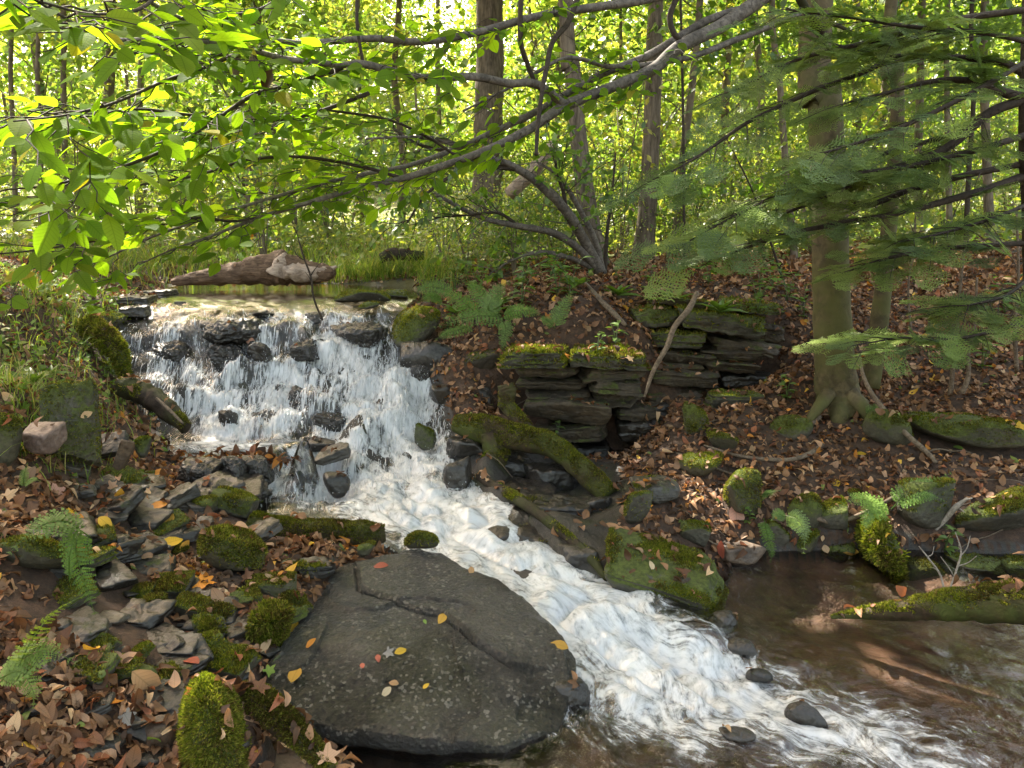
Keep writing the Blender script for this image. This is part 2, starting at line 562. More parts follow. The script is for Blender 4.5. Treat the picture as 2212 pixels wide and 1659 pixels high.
G += [(-3, 12, 1.5), (3, 12, 1.42), (0, 12, 1.4), (-8, 10, 1.6), (9, 10, 1.7), (0, 20, 1.35), (-15, 20, 1.6), (15, 20, 1.8), (0, 40, 2.6), (-40, 40, 3.5), (40, 40, 3.8),
      (0, 92, 8), (-70, 80, 9), (70, 80, 9), (-2, 1, .5), (2, 1, -.14), (0, 1, -.1), (3.4, 2.2, -.14), (5.5, 3.0, .4), (7, 5, .9), (-4, 3, 1.1), (-6.5, 5, 1.5),
      (0, -3, .1), (-5, -2, .9), (5, -2, .5), (.2, 2.1, -.14), (-.3, 2.25, -.12), (.4, 2.5, -.12), (1.2, 2.0, -.14)]
G = np.array([tuple(g) for g in G])
BED = np.stack([W[:, 0], W[:, 1], W[:, 2] - W[:, 6]], 1)
GF = RBF(np.vstack([G[:, :2], BED[:, :2]]), np.concatenate([G[:, 2], BED[:, 2]]), .08, 2e-3)

CH = [(300, 628, ZP), (270, 650, 1.1)]  # channel outline, plan
chan = [PZ(385, 634, ZP), PZ(318, 660, 1.1), PY(262, 690, 6.05), PY(232, 760, 5.72), PY(262, 830, 5.5), PY(330, 905, 5.15), PY(350, 950, 4.95), PY(372, 1000, 4.62), PY(500, 1012, 4.55),
        PY(560, 1030, 4.45), PY(555, 1080, 4.2), PY(540, 1125, 3.98), PY(700, 1150, 3.84), PY(830, 1180, 3.72), PY(960, 1215, 3.5), PY(1040, 1260, 3.36), PY(1130, 1330, 3.0), PY(1180, 1420, 2.8),
        (.10, 2.72, 0), (-.35, 2.62, 0), (-.75, 2.45, 0), (-.65, 1.2, 0), (5, 1.2, 0), (5, 3.6, 0), PZ(2212, 1225, 0), PZ(1850, 1200, 0), PZ(1600, 1200, 0), PZ(1560, 1270, 0), PY(1440, 1280, 3.3),
        PY(1300, 1235, 3.48), PY(1220, 1190, 3.66), PY(1160, 1120, 3.95), PY(1060, 1060, 4.3), PY(1000, 990, 4.7), PY(985, 920, 5.05), PY(960, 840, 5.4), PY(920, 770, 5.7), PY(885, 715, 5.98), PY(880, 660, 6.4), PZ(905, 640, ZP), PZ(900, 616, ZP), PZ(350, 616, ZP)]
chan = np.array([c[:2] for c in chan])


def inside(poly, x, y):
    x, y = np.ravel(x), np.ravel(y)
    r = np.zeros(len(x), bool)
    j = len(poly) - 1
    for i in range(len(poly)):
        xi, yi, xj, yj = *poly[i], *poly[j]
        c = ((yi > y) != (yj > y)) & (x < (xj - xi) * (y - yi) / (yj - yi + 1e-12) + xi)
        r ^= c
        j = i
    return r


def polydist(poly, x, y, closed=True):
    """distance to a polyline in plan"""
    x, y = np.ravel(x), np.ravel(y)
    d = np.full(len(x), 1e9)
    m = len(poly)
    for i in range(m if closed else m - 1):
        a, b = poly[i], poly[(i + 1) % m]
        ab = b - a
        t = np.clip(((x - a[0]) * ab[0] + (y - a[1]) * ab[1]) / (ab @ ab + 1e-12), 0, 1)
        d = np.minimum(d, np.hypot(x - a[0] - t * ab[0], y - a[1] - t * ab[1]))
    return d


def water(x, y):
    """z, foam, turbulence, fall of the stream's surface"""
    o = WF(x, y)
    z, f, t, k = o[:, 0], np.clip(o[:, 1], 0, 1), np.clip(o[:, 2], 0, 1), np.clip(o[:, 3], 0, 1)
    x, y = np.ravel(x), np.ravel(y)
    f = np.clip(f * np.where(k > .25, .62 + 1.0 * (.5 + fbm(np.stack([x * 6.5, y * 2.2, 0 * x + 4], 1), 3, 91)) * .8, 1), 0, 1)
    low = (z < .02) | ((y < 3.5) & (z < .06) & (f < .2))
    st = .19
    lump = np.maximum(0, fbm(xyz(x, y, 5.0), 3, 63) + .05) * .20 - .02
    jit = .20 * fbm(xyz(x, y, 2.3), 3, 3)
    q = (z + jit) / st
    fl = np.floor(q)
    zt = (fl + sstep(.52, .98, q - fl) * 1.0) * st - jit
    bl = np.clip(.55 + .9 * fbm(xyz(x, y, 1.9), 2, 71), 0.1, 1)
    z = z + k * bl * (zt - z) + k * lump
    return z, f, t, k


def turb_z(x, y, t):
    x, y = np.ravel(x), np.ravel(y)
    s, c = x * .66 - y * .75, x * .75 + y * .66
    q = np.stack([s * 3.4, c * 7.5, 0 * x], 1)
    q2 = np.stack([s * 11, c * 14, 0 * x + 3], 1)
    a = np.abs(fbm(q, 3, 5)) * 2.2
    b = np.abs(fbm(q2, 3, 9)) * 2.2
    return t * (.070 * (a - .5) + .015 * (b - .5))


def ground(x, y, detail=True):
    x, y = np.ravel(x).astype(float), np.ravel(y).astype(float)
    z = GF(x, y)[:, 0]
    r = np.hypot(x, y)
    near = (r < 9.5)
    if near.any():
        xi, yi = x[near], y[near]
        ins = inside(chan, xi, yi)
        dist = polydist(chan, xi, yi)
        zw, f, t, k = water(xi, yi)
        w = np.where(ins, sstep(0, .06, dist), 0.0)
        p = xyz(xi, yi, 1)
        rock = fbm(p * 5.5, 3, 21) * .5 + np.abs(fbm(p * 9, 3, 31)) * .5
        cell = np.floor(fbm(p * 4.2, 2, 41) * 6) / 6
        bed = np.where(k > .2, zw - .05 + k * (.15 * (rock - .10) + .05 * cell), np.minimum(z[near], zw - .055))
        lowz = (zw < .03)
        bed = np.where(lowz, np.minimum(bed, zw - .07 + .02 * rock), bed)
        z[near] = z[near] * (1 - w) + bed * w
    if detail:
        p = xyz(x, y, 1)
        a = np.clip(1.0 - 0 * r, 0, 1)
        z = z + a * (.045 * fbm(p * 1.7, 3, 2) + .018 * fbm(p * 7, 3, 8)) * np.where(r < 3.2, .6, 1.0)
        z = z + np.where(r > 14, .25 * fbm(p * .22, 3, 77), 0)
    return z


th = np.concatenate([np.linspace(-180, -62, 40, endpoint=False), np.linspace(-62, -40, 60, endpoint=False), np.linspace(-40, 40, 620, endpoint=False), np.linspace(40, 62, 60, endpoint=False), np.linspace(62, 180, 40, endpoint=False)])
rr = np.concatenate([np.geomspace(.35, 1.6, 24, endpoint=False), np.geomspace(1.6, 9.0, 430, endpoint=False), np.geomspace(9.0, 110, 110)])
TH, RR = np.meshgrid(np.radians(th), rr)
gx, gy = (RR * np.sin(TH)).ravel(), (RR * np.cos(TH)).ravel()
gz = ground(gx, gy)
nth, nr = len(th), len(rr)
i = np.arange(nr - 1)[:, None] * nth
j = np.arange(nth)[None, :]
j2 = (j + 1) % nth
GFACE = np.stack([i + j, i + j2, i + nth + j2, i + nth + j], -1).reshape(-1, 4)[:, ::-1]
GV = np.stack([gx, gy, gz], 1)
ins = inside(chan, gx, gy)
cd = polydist(chan, gx, gy)
_o = water(gx, gy)
HOL = np.array([PY(*p)[:2] for p in ((985, 900, 5.05), (1080, 930, 5.0), (1330, 985, 4.9), (1370, 1060, 4.3), (1330, 1150, 3.85), (1300, 1250, 3.45), (1200, 1200, 3.6), (1140, 1120, 3.95), (1030, 1020, 4.5))])
hol = inside(HOL, gx, gy)
wet = np.where((ins & ((gz < _o[0] + .03) | (_o[3] > .08))) | hol, 1.0, np.where(ins, 0, 1 - sstep(0.0, .03, cd))) * (np.hypot(gx, gy) < 9.5)
sand = np.where(ins & (gz < .0) & (gy < 4.2), 1.0, 0.0)
pool = np.where(ins & (gy > 6.3), 1.0, 0.0)
glade = sstep(7.6, 10.5, gy + 1.2 * fbm(xyz(gx, gy, .5), 2, 5)) * (1 - sstep(1.2, 3.5, gx - (gy - 8.5) * .9))
glade = np.maximum(glade, sstep(9.5, 12, gy))


def mat_ground():
    nt = NT("forest_soil")
    p = nt.pos()
    wet, sand, glade, pool = nt.attr("wet"), nt.attr("sand"), nt.attr("glade"), nt.attr("pool")
    n1 = nt.noise(p, 14, 6, .7)
    n2 = nt.noise(p, 70, 4, .7)
    mould = nt.ramp(n1, [(.3, (.022, .013, .008)), (.5, (.06, .034, .02)), (.7, (.11, .06, .035))])
    mould = nt.mix(nt.rng(n2, .4, .7, 0, .6), mould, (.03, .018, .012))
    rock = nt.ramp(nt.noise(p, 9, 5, .65), [(.3, (.009, .008, .006)), (.7, (.036, .030, .024))])
    rock = nt.mix(nt.rng(nt.noise(p, 6, 3), .52, .66, 0, .6), rock, (.035, .04, .012))
    sandc = nt.ramp(nt.noise(p, 7, 5, .6), [(.3, (.045, .022, .012)), (.55, (.12, .06, .034)), (.75, (.20, .105, .06))])
    sandc = nt.mix(nt.rng(nt.voro(p, 24), .25, .05, 0, .5), sandc, (.05, .035, .025))
    poolc = nt.ramp(nt.noise(p, 4, 4), [(.3, (.07, .055, .018)), (.7, (.15, .125, .04))])  # the pool's yellow-olive reflection is put into this bed colour
    gl = nt.ramp(nt.noise(p, 5, 6, .7), [(.3, (.06, .045, .02)), (.52, (.10, .11, .025)), (.72, (.17, .19, .04))])
    col = nt.mix(glade, mould, gl)
    col = nt.mix(wet, col, rock)
    col = nt.mix(sand, col, sandc)
    col = nt.mix(pool, col, poolc)
    rg = nt.rng(wet, 0, 1, .95, .5)
    h = nt.math("ADD", n1, nt.math("MULTIPLY", n2, .5))
    return nt.out(nt.bsdf(col, rg, nt.bump(h, .8, .02), .5))


M = {}
M["ground"] = mat_ground()
g = Geo()
g.add(GV, [GFACE])
ground_obj = g.build("ground", M["ground"], attrs={"wet": wet, "sand": sand, "glade": glade, "pool": pool}, kind="structure")
tag(ground_obj, "leaf-strewn brown forest floor falling to the stream", "ground")


# ------------------------------------------------------------------ water
def mat_water():
    nt = NT("stream_water")
    p = nt.pos()
    foam, fall, turb = nt.attr("foam"), nt.attr("fall"), nt.attr("turb")
    flow = nt.attr("flow", True)
    nf = nt.noise(nt.map(p, (30, 8, 4)), 1.0, 6, .62, .4)
    nf2 = nt.noise(nt.map(p, (85, 20, 9)), 1.0, 4, .6, .3)
    ns = nt.noise(nt.map(flow, (4.5, 15, 1)), 1.0, 6, .66, 1.1)
    ns2 = nt.noise(nt.map(flow, (20, 52, 1)), 1.0, 4, .62, 1.0)
    nfall = nt.math("ADD", nt.math("MULTIPLY", nf, .62), nt.math("MULTIPLY", nf2, .38))
    iso = nt.noise(p, 26.0, 5, .66, .6)
    nflow = nt.math("ADD", nt.math("ADD", nt.math("MULTIPLY", ns, .55), nt.math("MULTIPLY", ns2, .20)), nt.math("MULTIPLY", iso, .25))
    nn = nt.math("ADD", nt.math("MULTIPLY", nfall, fall), nt.math("MULTIPLY", nflow, nt.math("SUBTRACT", 1.0, fall)))
    lvl = nt.math("ADD", nt.math("MULTIPLY", foam, .52), nt.math("SUBTRACT", nn, .5))
    lvl = nt.math("ADD", lvl, nt.math("MULTIPLY", nt.math("SUBTRACT", nt.noise(p, 5.5, 3), .5), .35))
    mask = nt.rng(lvl, .215, .41)
    rip = nt.noise(nt.map(flow, (9, 17, 1)), 1.0, 5, .6, .5)
    rip2 = nt.noise(nt.map(p, (40, 14, 9)), 1.0, 4, .6)
    hh = nt.math("ADD", nt.math("MULTIPLY", rip, nt.math("SUBTRACT", 1.0, fall)), nt.math("MULTIPLY", rip2, fall))
    bst = nt.rng(turb, 0.0, .45, .10, 1.0)
    bmp = nt.n("ShaderNodeBump", Height=hh, Strength=bst, Distance=.03).outputs[0]
    fr = nt.n("ShaderNodeFresnel", IOR=1.34)
    nt.t.links.new(bmp, fr.inputs["Normal"])
    gl = nt.n("ShaderNodeBsdfGlossy", Color=(1, 1, 1, 1), Roughness=.06)
    nt.t.links.new(bmp, gl.inputs["Normal"])
    tr = nt.n("ShaderNodeBsdfTransparent", Color=(.85, .82, .77, 1))
    film = nt.n("ShaderNodeMixShader", i0=nt.math("MINIMUM", nt.math("MULTIPLY", fr.outputs[0], 1.6), 1.0), i1=tr.outputs[0], i2=gl.outputs[0])
    fb = nt.bump(nn, .35, .02)
    fcol = nt.mix(nt.rng(nt.math("ADD", nn, nt.math("MULTIPLY", foam, .12)), .44, .68), (.26, .28, .28), (.80, .81, .81))
    wd = nt.n("ShaderNodeBsdfDiffuse", Color=fcol)
    wt = nt.n("ShaderNodeBsdfTranslucent", Color=fcol)
    nt.t.links.new(fb, wd.inputs["Normal"])
    w1 = nt.n("ShaderNodeMixShader", i0=.35, i1=wd.outputs[0], i2=wt.outputs[0])
    w2 = nt.n("ShaderNodeMixShader", i0=.10, i1=w1.outputs[0], i2=gl.outputs[0])
    s = nt.n("ShaderNodeMixShader", i0=mask, i1=film.outputs[0], i2=w2.outputs[0])
    return nt.out(s.outputs[0])


M["water"] = mat_water()
STEP = .0135
xs, ys = np.arange(-3.35, 4.2, STEP), np.arange(1.45, 8.3, STEP)
XX, YY = np.meshgrid(xs, ys)
x, y = XX.ravel(), YY.ravel()
keep = inside(chan, x, y)
z, f, t, k = water(x, y)
z = z + turb_z(x, y, t)
bedz = ground(x, y)
idx = np.arange(len(x)).reshape(XX.shape)
q = np.stack([idx[:-1, :-1], idx[:-1, 1:], idx[1:, 1:], idx[1:, :-1]], -1).reshape(-1, 4)
ok = keep[q].all(1) & (bedz[q] - z[q] < .05).any(1)
q = q[ok]
used, inv = np.unique(q, return_inverse=True)
q = inv.reshape(-1, 4)
fs, fc = x * .66 - y * .75, x * .75 + y * .66
wp = 0.16 * fbm(xyz(x, y, 3.2), 3, 3)
g = Geo()
g.add(np.stack([x, y, z], 1)[used], [q])
WATER_XYZ = np.stack([x, y, z, f, t, k], 1)[used]
wo = g.build("stream", M["water"], attrs={"foam": f[used], "turb": t[used], "fall": k[used]}, kind="structure")
at = wo.data.attributes.new("flow", "FLOAT_VECTOR", "POINT")
at.data.foreach_set("vector", np.stack([fs + wp, fc + wp, z], 1)[used].astype(np.float32).ravel())
tag(wo, "white tumbling stream water sliding over dark rock ledges", "water")

# strands and drops of falling water
kk = WATER_XYZ
wgt = kk[:, 3] ** 1.3 * np.clip(kk[:, 5] - .15, .0, 1)
wgt = wgt / wgt.sum()
NS = 4200
pk = kk[rng.choice(len(kk), NS, p=wgt)]
vx, vy = rng.normal(.05, .12, NS) + .35 * (1 - pk[:, 5]), -rng.uniform(.35, .85, NS)
vz = rng.normal(.12, .22, NS) * (1 + (1 - pk[:, 5]) * 1.2)
dur = rng.uniform(.03, .13, NS)
rad = rng.uniform(.0012, .0042, NS) * rng.uniform(.6, 1.3, NS)
tt = np.linspace(0, 1, 5)
T = dur[:, None] * tt[None]
PX = pk[:, 0, None] + vx[:, None] * T + rng.normal(0, .02, (NS, 1))
PYy = pk[:, 1, None] + vy[:, None] * T
PZz = pk[:, 2, None] + .008 + vz[:, None] * T - 4.9 * T * T
prof = np.array([.35, .9, 1.0, .8, .2])
ang = np.array([0, 2.094, 4.189])
ca, sa = np.cos(ang), np.sin(ang)
rads = rad[:, None] * prof[None]
V = np.stack([PX[:, :, None] + rads[:, :, None] * ca, np.broadcast_to(PYy[:, :, None], (NS, 5, 3)) + 0 * ca, PZz[:, :, None] + 0 * ca], -1)
V[..., 1] += rads[:, :, None] * sa
F = []
base = np.arange(NS)[:, None] * 15
for a in range(4):
    for b in range(3):
        b2 = (b + 1) % 3
        F.append(base + np.array([[a * 3 + b, a * 3 + b2, a * 3 + 3 + b2, a * 3 + 3 + b]]))
g = Geo()
g.add(V.reshape(-1, 3), [np.concatenate(F)])
ND = 3600
pk = kk[rng.choice(len(kk), ND, p=wgt)]
c = pk[:, :3] + np.stack([rng.normal(0, .03, ND), rng.normal(-.03, .04, ND), np.abs(rng.normal(.0, .035, ND)) + .004], 1)
oc = np.array([[1, 0, 0], [-1, 0, 0], [0, 1, 0], [0, -1, 0], [0, 0, 1.5], [0, 0, -1.5]], float)
of = np.array([[0, 2, 4], [2, 1, 4], [1, 3, 4], [3, 0, 4], [2, 0, 5], [1, 2, 5], [3, 1, 5], [0, 3, 5]])
rd = rng.uniform(.0012, .0042, ND) * rng.uniform(.5, 1, ND)
V = c[:, None] + oc[None] * rd[:, None, None]
g.add(V.reshape(-1, 3), [(of[None] + np.arange(ND)[:, None, None] * 6).reshape(-1, 3)])
nt = NT("splash_water")
dd = nt.n("ShaderNodeBsdfDiffuse", Color=(.80, .83, .85, 1))
gg = nt.n("ShaderNodeBsdfGlossy", Color=(1, 1, 1, 1), Roughness=.1)
tr = nt.n("ShaderNodeBsdfTranslucent", Color=(.8, .83, .85, 1))
m1 = nt.n("ShaderNodeMixShader", i0=.4, i1=dd.outputs[0], i2=tr.outputs[0])
m2 = nt.n("ShaderNodeMixShader", i0=.25, i1=m1.outputs[0], i2=gg.outputs[0])
M["splash"] = nt.out(m2.outputs[0])
so = g.build("splash", M["splash"])
tag(so, "flying white drops and strands of falling water over the cascade", "water", kind="stuff")
# ================================================================== rocks
GB = BVHTree.FromPolygons(GV.tolist(), GFACE.tolist())
EYEV = Vector((0, 0, EYE))
SV, SF, SN = [], [], [0]


def solid(V, faces):
    V = np.asarray(V)
    SV.extend(V.tolist())
    for f in faces:
        SF.extend((np.asarray(f) + SN[0]).tolist())
    SN[0] += len(V)


def hit(u, v, tree=None):
    a, b = ray(u, v)
    d = Vector((a, 1, b)).normalized()
    h = (tree or GB).ray_cast(EYEV, d)
    return np.array(h[0]) if h[0] is not None else PY(u, v, 9.0)


def ico(k):
    bm = bmesh.new()
    bmesh.ops.create_icosphere(bm, subdivisions=k, radius=1)
    V = np.array([v.co for v in bm.verts])
    F = np.array([[v.index for v in f.verts] for f in bm.faces])
    bm.free()
    return nrm(V), F


ICO = {k: ico(k) for k in (3, 4, 5, 6)}


def rotm(rx, ry, rz):
    rx, ry, rz = R(rx), R(ry), R(rz)
    cx, sx, cy, sy, cz, sz = math.cos(rx), math.sin(rx), math.cos(ry), math.sin(ry), math.cos(rz), math.sin(rz)
    X = np.array([[1, 0, 0], [0, cx, -sx], [0, sx, cx]])
    Y = np.array([[cy, 0, sy], [0, 1, 0], [-sy, 0, cy]])
    Z = np.array([[cz, -sz, 0], [sz, cz, 0], [0, 0, 1]])
    return Z @ Y @ X


def rock_verts(size, seed, kind="block", rot=(0, 0, 0), k=5, rough=.07):
    D, F = ICO[k]
    r = np.random.default_rng(seed)
    if kind == "slab":
        nb, p, nx, jit = [1, 1, 1, 1, 1, 1], 22, 5, .10
    elif kind == "round":
        nb, p, nx, jit = [1] * 6, 3.2, 5, .25
    else:
        nb, p, nx, jit = [1] * 6, 14, 8, .22
    N, d = [], []
    for a in ((1, 0, 0), (-1, 0, 0), (0, 1, 0), (0, -1, 0), (0, 0, 1), (0, 0, -1)):
        N.append(np.array(a) + r.normal(0, jit, 3))
        d.append(r.uniform(.8, 1))
    for _ in range(nx):
        n = r.normal(size=3)
        if kind == "slab":
            n[2] *= .25
        N.append(n)
        d.append(r.uniform(.85, 1.12) if kind != "slab" else r.uniform(.95, 1.25))
    N, d = nrm(np.array(N)), np.array(d)
    dot = np.maximum(D @ N.T, 0) / d
    rad = (dot ** p).sum(1) ** (-1 / p)
    V = D * rad[:, None]
    V = V / np.abs(V).max(0)
    sc = np.array(size) / 2
    V = V * sc
    m = min(sc) * .4 + sc.mean() * .6
    q = V / m
    if kind == "slab":
        st = vnoise(np.stack([q[:, 0] * .6, q[:, 1] * .6, V[:, 2] / sc[2] * 3.5 + seed], 1), seed)
        V[:, :2] *= (1 + .055 * st)[:, None]
        V[:, 2] += sc[2] * .18 * fbm(q * 1.8 + seed, 3, seed)
    amp = rough * m
    V += D * (amp * fbm(q * 2.2 + seed, 4, seed))[:, None]
    V += D * (amp * .28 * (1 - 2 * np.abs(fbm(q * 6 + seed, 3, seed + 5))))[:, None]
    return V @ rotm(*rot).T, F


M["rock_wet"] = mat_rock("wet_black_rock", (.010, .009, .008), (.05, .043, .036), .28, moss=.28, mosscol=(.05, .06, .012))
M["rock_slate"] = mat_rock("grey_slate", (.018, .016, .014), (.072, .064, .052), .4, strata=.8, moss=.34, mosscol=(.07, .085, .02))
M["rock_moss"] = mat_rock("mossy_stone", (.030, .027, .02), (.10, .09, .065), .6, moss=.62, mosscol=(.085, .105, .018))
M["rock_fullmoss"] = mat_rock("moss_covered_stone", (.028, .025, .015), (.08, .07, .04), .75, moss=1.1, mosscol=(.085, .105, .016))
M["rock_ledge"] = mat_rock("brown_ledge_stone", (.020, .015, .009), (.085, .062, .036), .75, moss=.42, mosscol=(.07, .085, .016), strata=.9)
M["rock_pink"] = mat_rock("pinkish_stone", (.085, .055, .045), (.24, .165, .13), .5, moss=.1)
M["rock_brown"] = mat_rock("brown_flat_stone", (.055, .036, .024), (.19, .13, .085), .5, moss=.25)


def mat_moss(name, rgh=.8):
    nt = NT(name)
    t = nt.attr("tint", True)
    d = nt.n("ShaderNodeBsdfDiffuse", Color=t)
    tr = nt.n("ShaderNodeBsdfTranslucent", Color=nt.mix(1.0, t, (1.3, 1.4, .6), "MULTIPLY"))
    a = nt.n("ShaderNodeMixShader", i0=.35, i1=d.outputs[0], i2=tr.outputs[0])
    return nt.out(a.outputs[0])


M["moss"] = mat_moss("moss_tufts")
MOSS_PAL = 1.25 * np.array([(.105, .130, .012), (.15, .155, .018), (.07, .085, .012), (.17, .165, .03), (.095, .072, .022), (.05, .055, .010), (.065, .042, .016)])


def tri_sample(V, F, n, wfun=None, r=None):
    r = r or rng
    F = np.asarray(F)
    if F.shape[1] == 4:
        F = np.vstack([F[:, [0, 1, 2]], F[:, [0, 2, 3]]])
    a, b, c = V[F[:, 0]], V[F[:, 1]], V[F[:, 2]]
    cr = np.cross(b - a, c - a)
    area = np.linalg.norm(cr, axis=1) / 2
    nn = nrm(cr)
    w = area if wfun is None else area * wfun((a + b + c) / 3, nn)
    if w.sum() <= 0:
        return np.zeros((0, 3)), np.zeros((0, 3))
    k = r.choice(len(F), n, p=w / w.sum())
    s, t = np.sqrt(r.random(n)), r.random(n)
    return a[k] * (1 - s)[:, None] + b[k] * (s * (1 - t))[:, None] + c[k] * (s * t)[:, None], nn[k]


def moss_part(V, F, n, parent, origin, lo=.15, amount=.6, L=(.006, .014), pal=None, freq=7.0, name="moss", hang=.25, seed=1, bright=1.0, side=0.0):
    """Tufts of moss growing on the upper faces of V, F (world space)."""
    def wf(c, nn):
        m = sstep(lo, lo + .4, nn[:, 2] + .35 * vnoise(c * freq, seed))
        m = m * sstep(-.12, .42, fbm(c * freq, 4, seed + 3) + (amount - .5) * 1.3) ** 1.5
        return np.maximum(m, side * (nn[:, 1] < 0.6))
    P, N = tri_sample(V, F, n, wf)
    if len(P) == 0:
        return None
    d = nrm(N * .9 + runit(n) * .65 + np.array([0, 0, -hang]) * (1 - np.clip(N[:, 2:3], 0, 1)) * 2 + np.array([0, 0, .15]))
    ln = rng.uniform(*L, n) * (.6 + .8 * (fbm(P * 14, 2, seed) + .5))
    ln = np.clip(ln, L[0] * .4, L[1] * 1.8)
    sd = nrm(np.cross(d, runit(n)))
    wd = ln * rng.uniform(.16, .3, n) + .0012
    b0, b1, tip = P - sd * wd[:, None] - N * .003, P + sd * wd[:, None] - N * .003, P + d * ln[:, None]
    VV = np.stack([b0, b1, tip], 1).reshape(-1, 3)
    pal = MOSS_PAL if pal is None else pal
    big = np.clip((fbm(P * 9, 3, seed + 9) * .5 + .5) * (len(pal)), 0, len(pal) - 1)
    ci = np.clip(big + rng.normal(0, 1.1, n), 0, len(pal) - 1).astype(int)
    T = pal[ci] * rng.uniform(.7, 1.25, (n, 1)) * bright
    g = Geo()
    g.add(VV, [np.arange(n * 3).reshape(-1, 3)], np.repeat(T, 3, 0))
    return g.build(name, M["moss"], parent, origin, smooth=False)


ROCKS = {}


def rock(label, name, u, v, w, h, mat, kind="block", depth=.8, zf=None, rot=None, seed=1, moss=0, mamt=.6, k=5, Y=None, lift=0.0, rough=.07, cat="rock", group=None, mossL=(.004, .0125), lo=.15, bright=1.0, key=None, pal=None):
    """A stone that fills w x h picture units around (u, v): depth is its depth over its width, zf its height over what the picture shows."""
    if Y is None:
        b = hit(u, v + .40 * h)
        Y = b[1] + .30 * depth * w / FPX * b[1]
    c = PY(u, v, Y)
    s = Y / FPX
    zz = h * s * (zf if zf is not None else (.55 if kind == "slab" else .95))
    size = (w * s * 1.04, w * s * depth, zz)
    rz = rot if rot is not None else (0, 0, np.random.default_rng(seed).uniform(-14, 14))
    V, F = rock_verts(size, seed, kind, rz, k, rough)
    c = c + np.array([0, 0, lift])
    V = V + c
    g = Geo()
    g.add(V, [F])
    o = g.build(name, M[mat], None, c)
    tag(o, label, cat, group)
    solid(V, [F])
    if moss:
        moss_part(V, F, moss, o, c, amount=mamt, seed=seed, L=mossL, lo=lo, bright=bright, pal=pal)
    if key:
        ROCKS[key] = (V, F, o, c)
    return o


# ---- the big wet boulder in front (a slab with an undercut lip)
OUT = [(740, 1195, 3.38), (850, 1178, 3.42), (950, 1188, 3.42), (1010, 1225, 3.3), (1080, 1245, 3.22), (1150, 1300, 3.05), (1215, 1370, 2.87), (1245, 1420, 2.76), (1235, 1480, 2.62),
       (1200, 1560, 2.45), (1080, 1600, 2.34), (900, 1592, 2.33), (780, 1565, 2.36), (640, 1528, 2.40), (560, 1500, 2.42), (530, 1470, 2.5), (600, 1400, 2.68), (650, 1320, 2.92), (690, 1265, 3.1)]
OP = np.array([PY(*o) for o in OUT])
INN = np.array([PY(880, 1350, 2.86), PY(1000, 1310, 2.98), PY(800, 1450, 2.60), PY(1050, 1450, 2.63), PY(900, 1260, 3.17)])
BR = RBF(np.vstack([OP[:, :2], INN[:, :2]]), np.concatenate([OP[:, 2], INN[:, 2]]), .05, 1e-3)
cen = np.array([PY(900, 1390, 2.78)[0], 2.80])
NA, NRG = 480, 200
_q = np.vstack([OP[:, :2], OP[:1, :2]])
_l = np.concatenate([[0], np.cumsum(np.linalg.norm(np.diff(_q, axis=0), axis=1))])
_t = np.linspace(0, _l[-1], NA, endpoint=False)
edge = np.stack([np.interp(_t, _l, _q[:, 0]), np.interp(_t, _l, _q[:, 1])], 1) * .88 + .12 * spline(_q, NA + 1)[:-1]
ev = edge - cen
ed = 1 + .018 * fbm(np.stack([np.cos(np.linspace(0, 6.283, NA)) * 5, np.sin(np.linspace(0, 6.283, NA)) * 5, np.zeros(NA)], 1), 4, 3)
edge = cen + ev * ed[:, None]
rho = np.linspace(0, 1, NRG) ** .8
PL = cen[None, None] + (edge - cen)[None] * rho[:, None, None]
px, py = PL[..., 0].ravel(), PL[..., 1].ravel()
pz = BR(px, py)[:, 0]
rf = np.repeat(rho, NA)
crk = np.array([PY(a, b, c)[:2] for a, b, c in ((770, 1225, 3.28), (775, 1270, 3.12), (830, 1293, 3.05), (900, 1320, 2.95), (955, 1335, 2.92), (1000, 1370, 2.82), (1030, 1400, 2.75), (1100, 1432, 2.68))])
cdist = polydist(crk, px, py, False)
pz += .012 * (1 - rf ** 6) - .008 * rf ** 16
fac = np.zeros_like(pz)
fr_ = np.random.default_rng(5)
for _ in range(9):
    a_ = fr_.uniform(0, 6.28)
    dd_ = (px - cen[0]) * math.cos(a_) + (py - cen[1]) * math.sin(a_) - fr_.uniform(.05, .42) + .05 * vnoise(xyz(px, py, 4), _)
    fac -= np.maximum(dd_, 0) * fr_.uniform(.012, .045)
pz += fac * np.where(py < cen[1], .35, 1.0)
pz -= .012 * sstep(.0, .02, fbm(xyz(px, py, 2.2), 3, 19) - .05)
pz += -.022 * np.exp(-(cdist / .010) ** 2)
side = inside(np.vstack([crk, PY(1290, 1430, 2.7)[:2], PY(1250, 1150, 3.6)[:2], PY(760, 1120, 3.6)[:2]]), px, py)
pz += np.where(side, .020 * np.exp(-cdist / .10), 0)
p3 = xyz(px, py, 1)
pz += .036 * fbm(p3 * 3.2, 4, 51) + .010 * fbm(p3 * 14, 5, 52) + .004 * fbm(p3 * 60, 3, 53)
TOP = np.stack([px, py, pz], 1)
rim = TOP.reshape(NRG, NA, 3)[-1]
SK = []
for dz, inn in ((-.025, 1.006), (-.055, .995), (-.085, .95), (-.12, .86), (-.20, .72)):
    rg_ = rim.copy()
    rg_[:, :2] = cen + (rim[:, :2] - cen) * inn
    rg_[:, 2] += dz + .012 * fbm(rg_ * 9, 3, 61)
    SK.append(rg_)
BV = np.vstack([TOP] + SK)
ii = np.arange(NRG + 4)[:, None] * NA
jj = np.arange(NA)[None]
BFc = np.stack([ii + jj, ii + (jj + 1) % NA, ii + NA + (jj + 1) % NA, ii + NA + jj], -1).reshape(-1, 4)[:, ::-1]


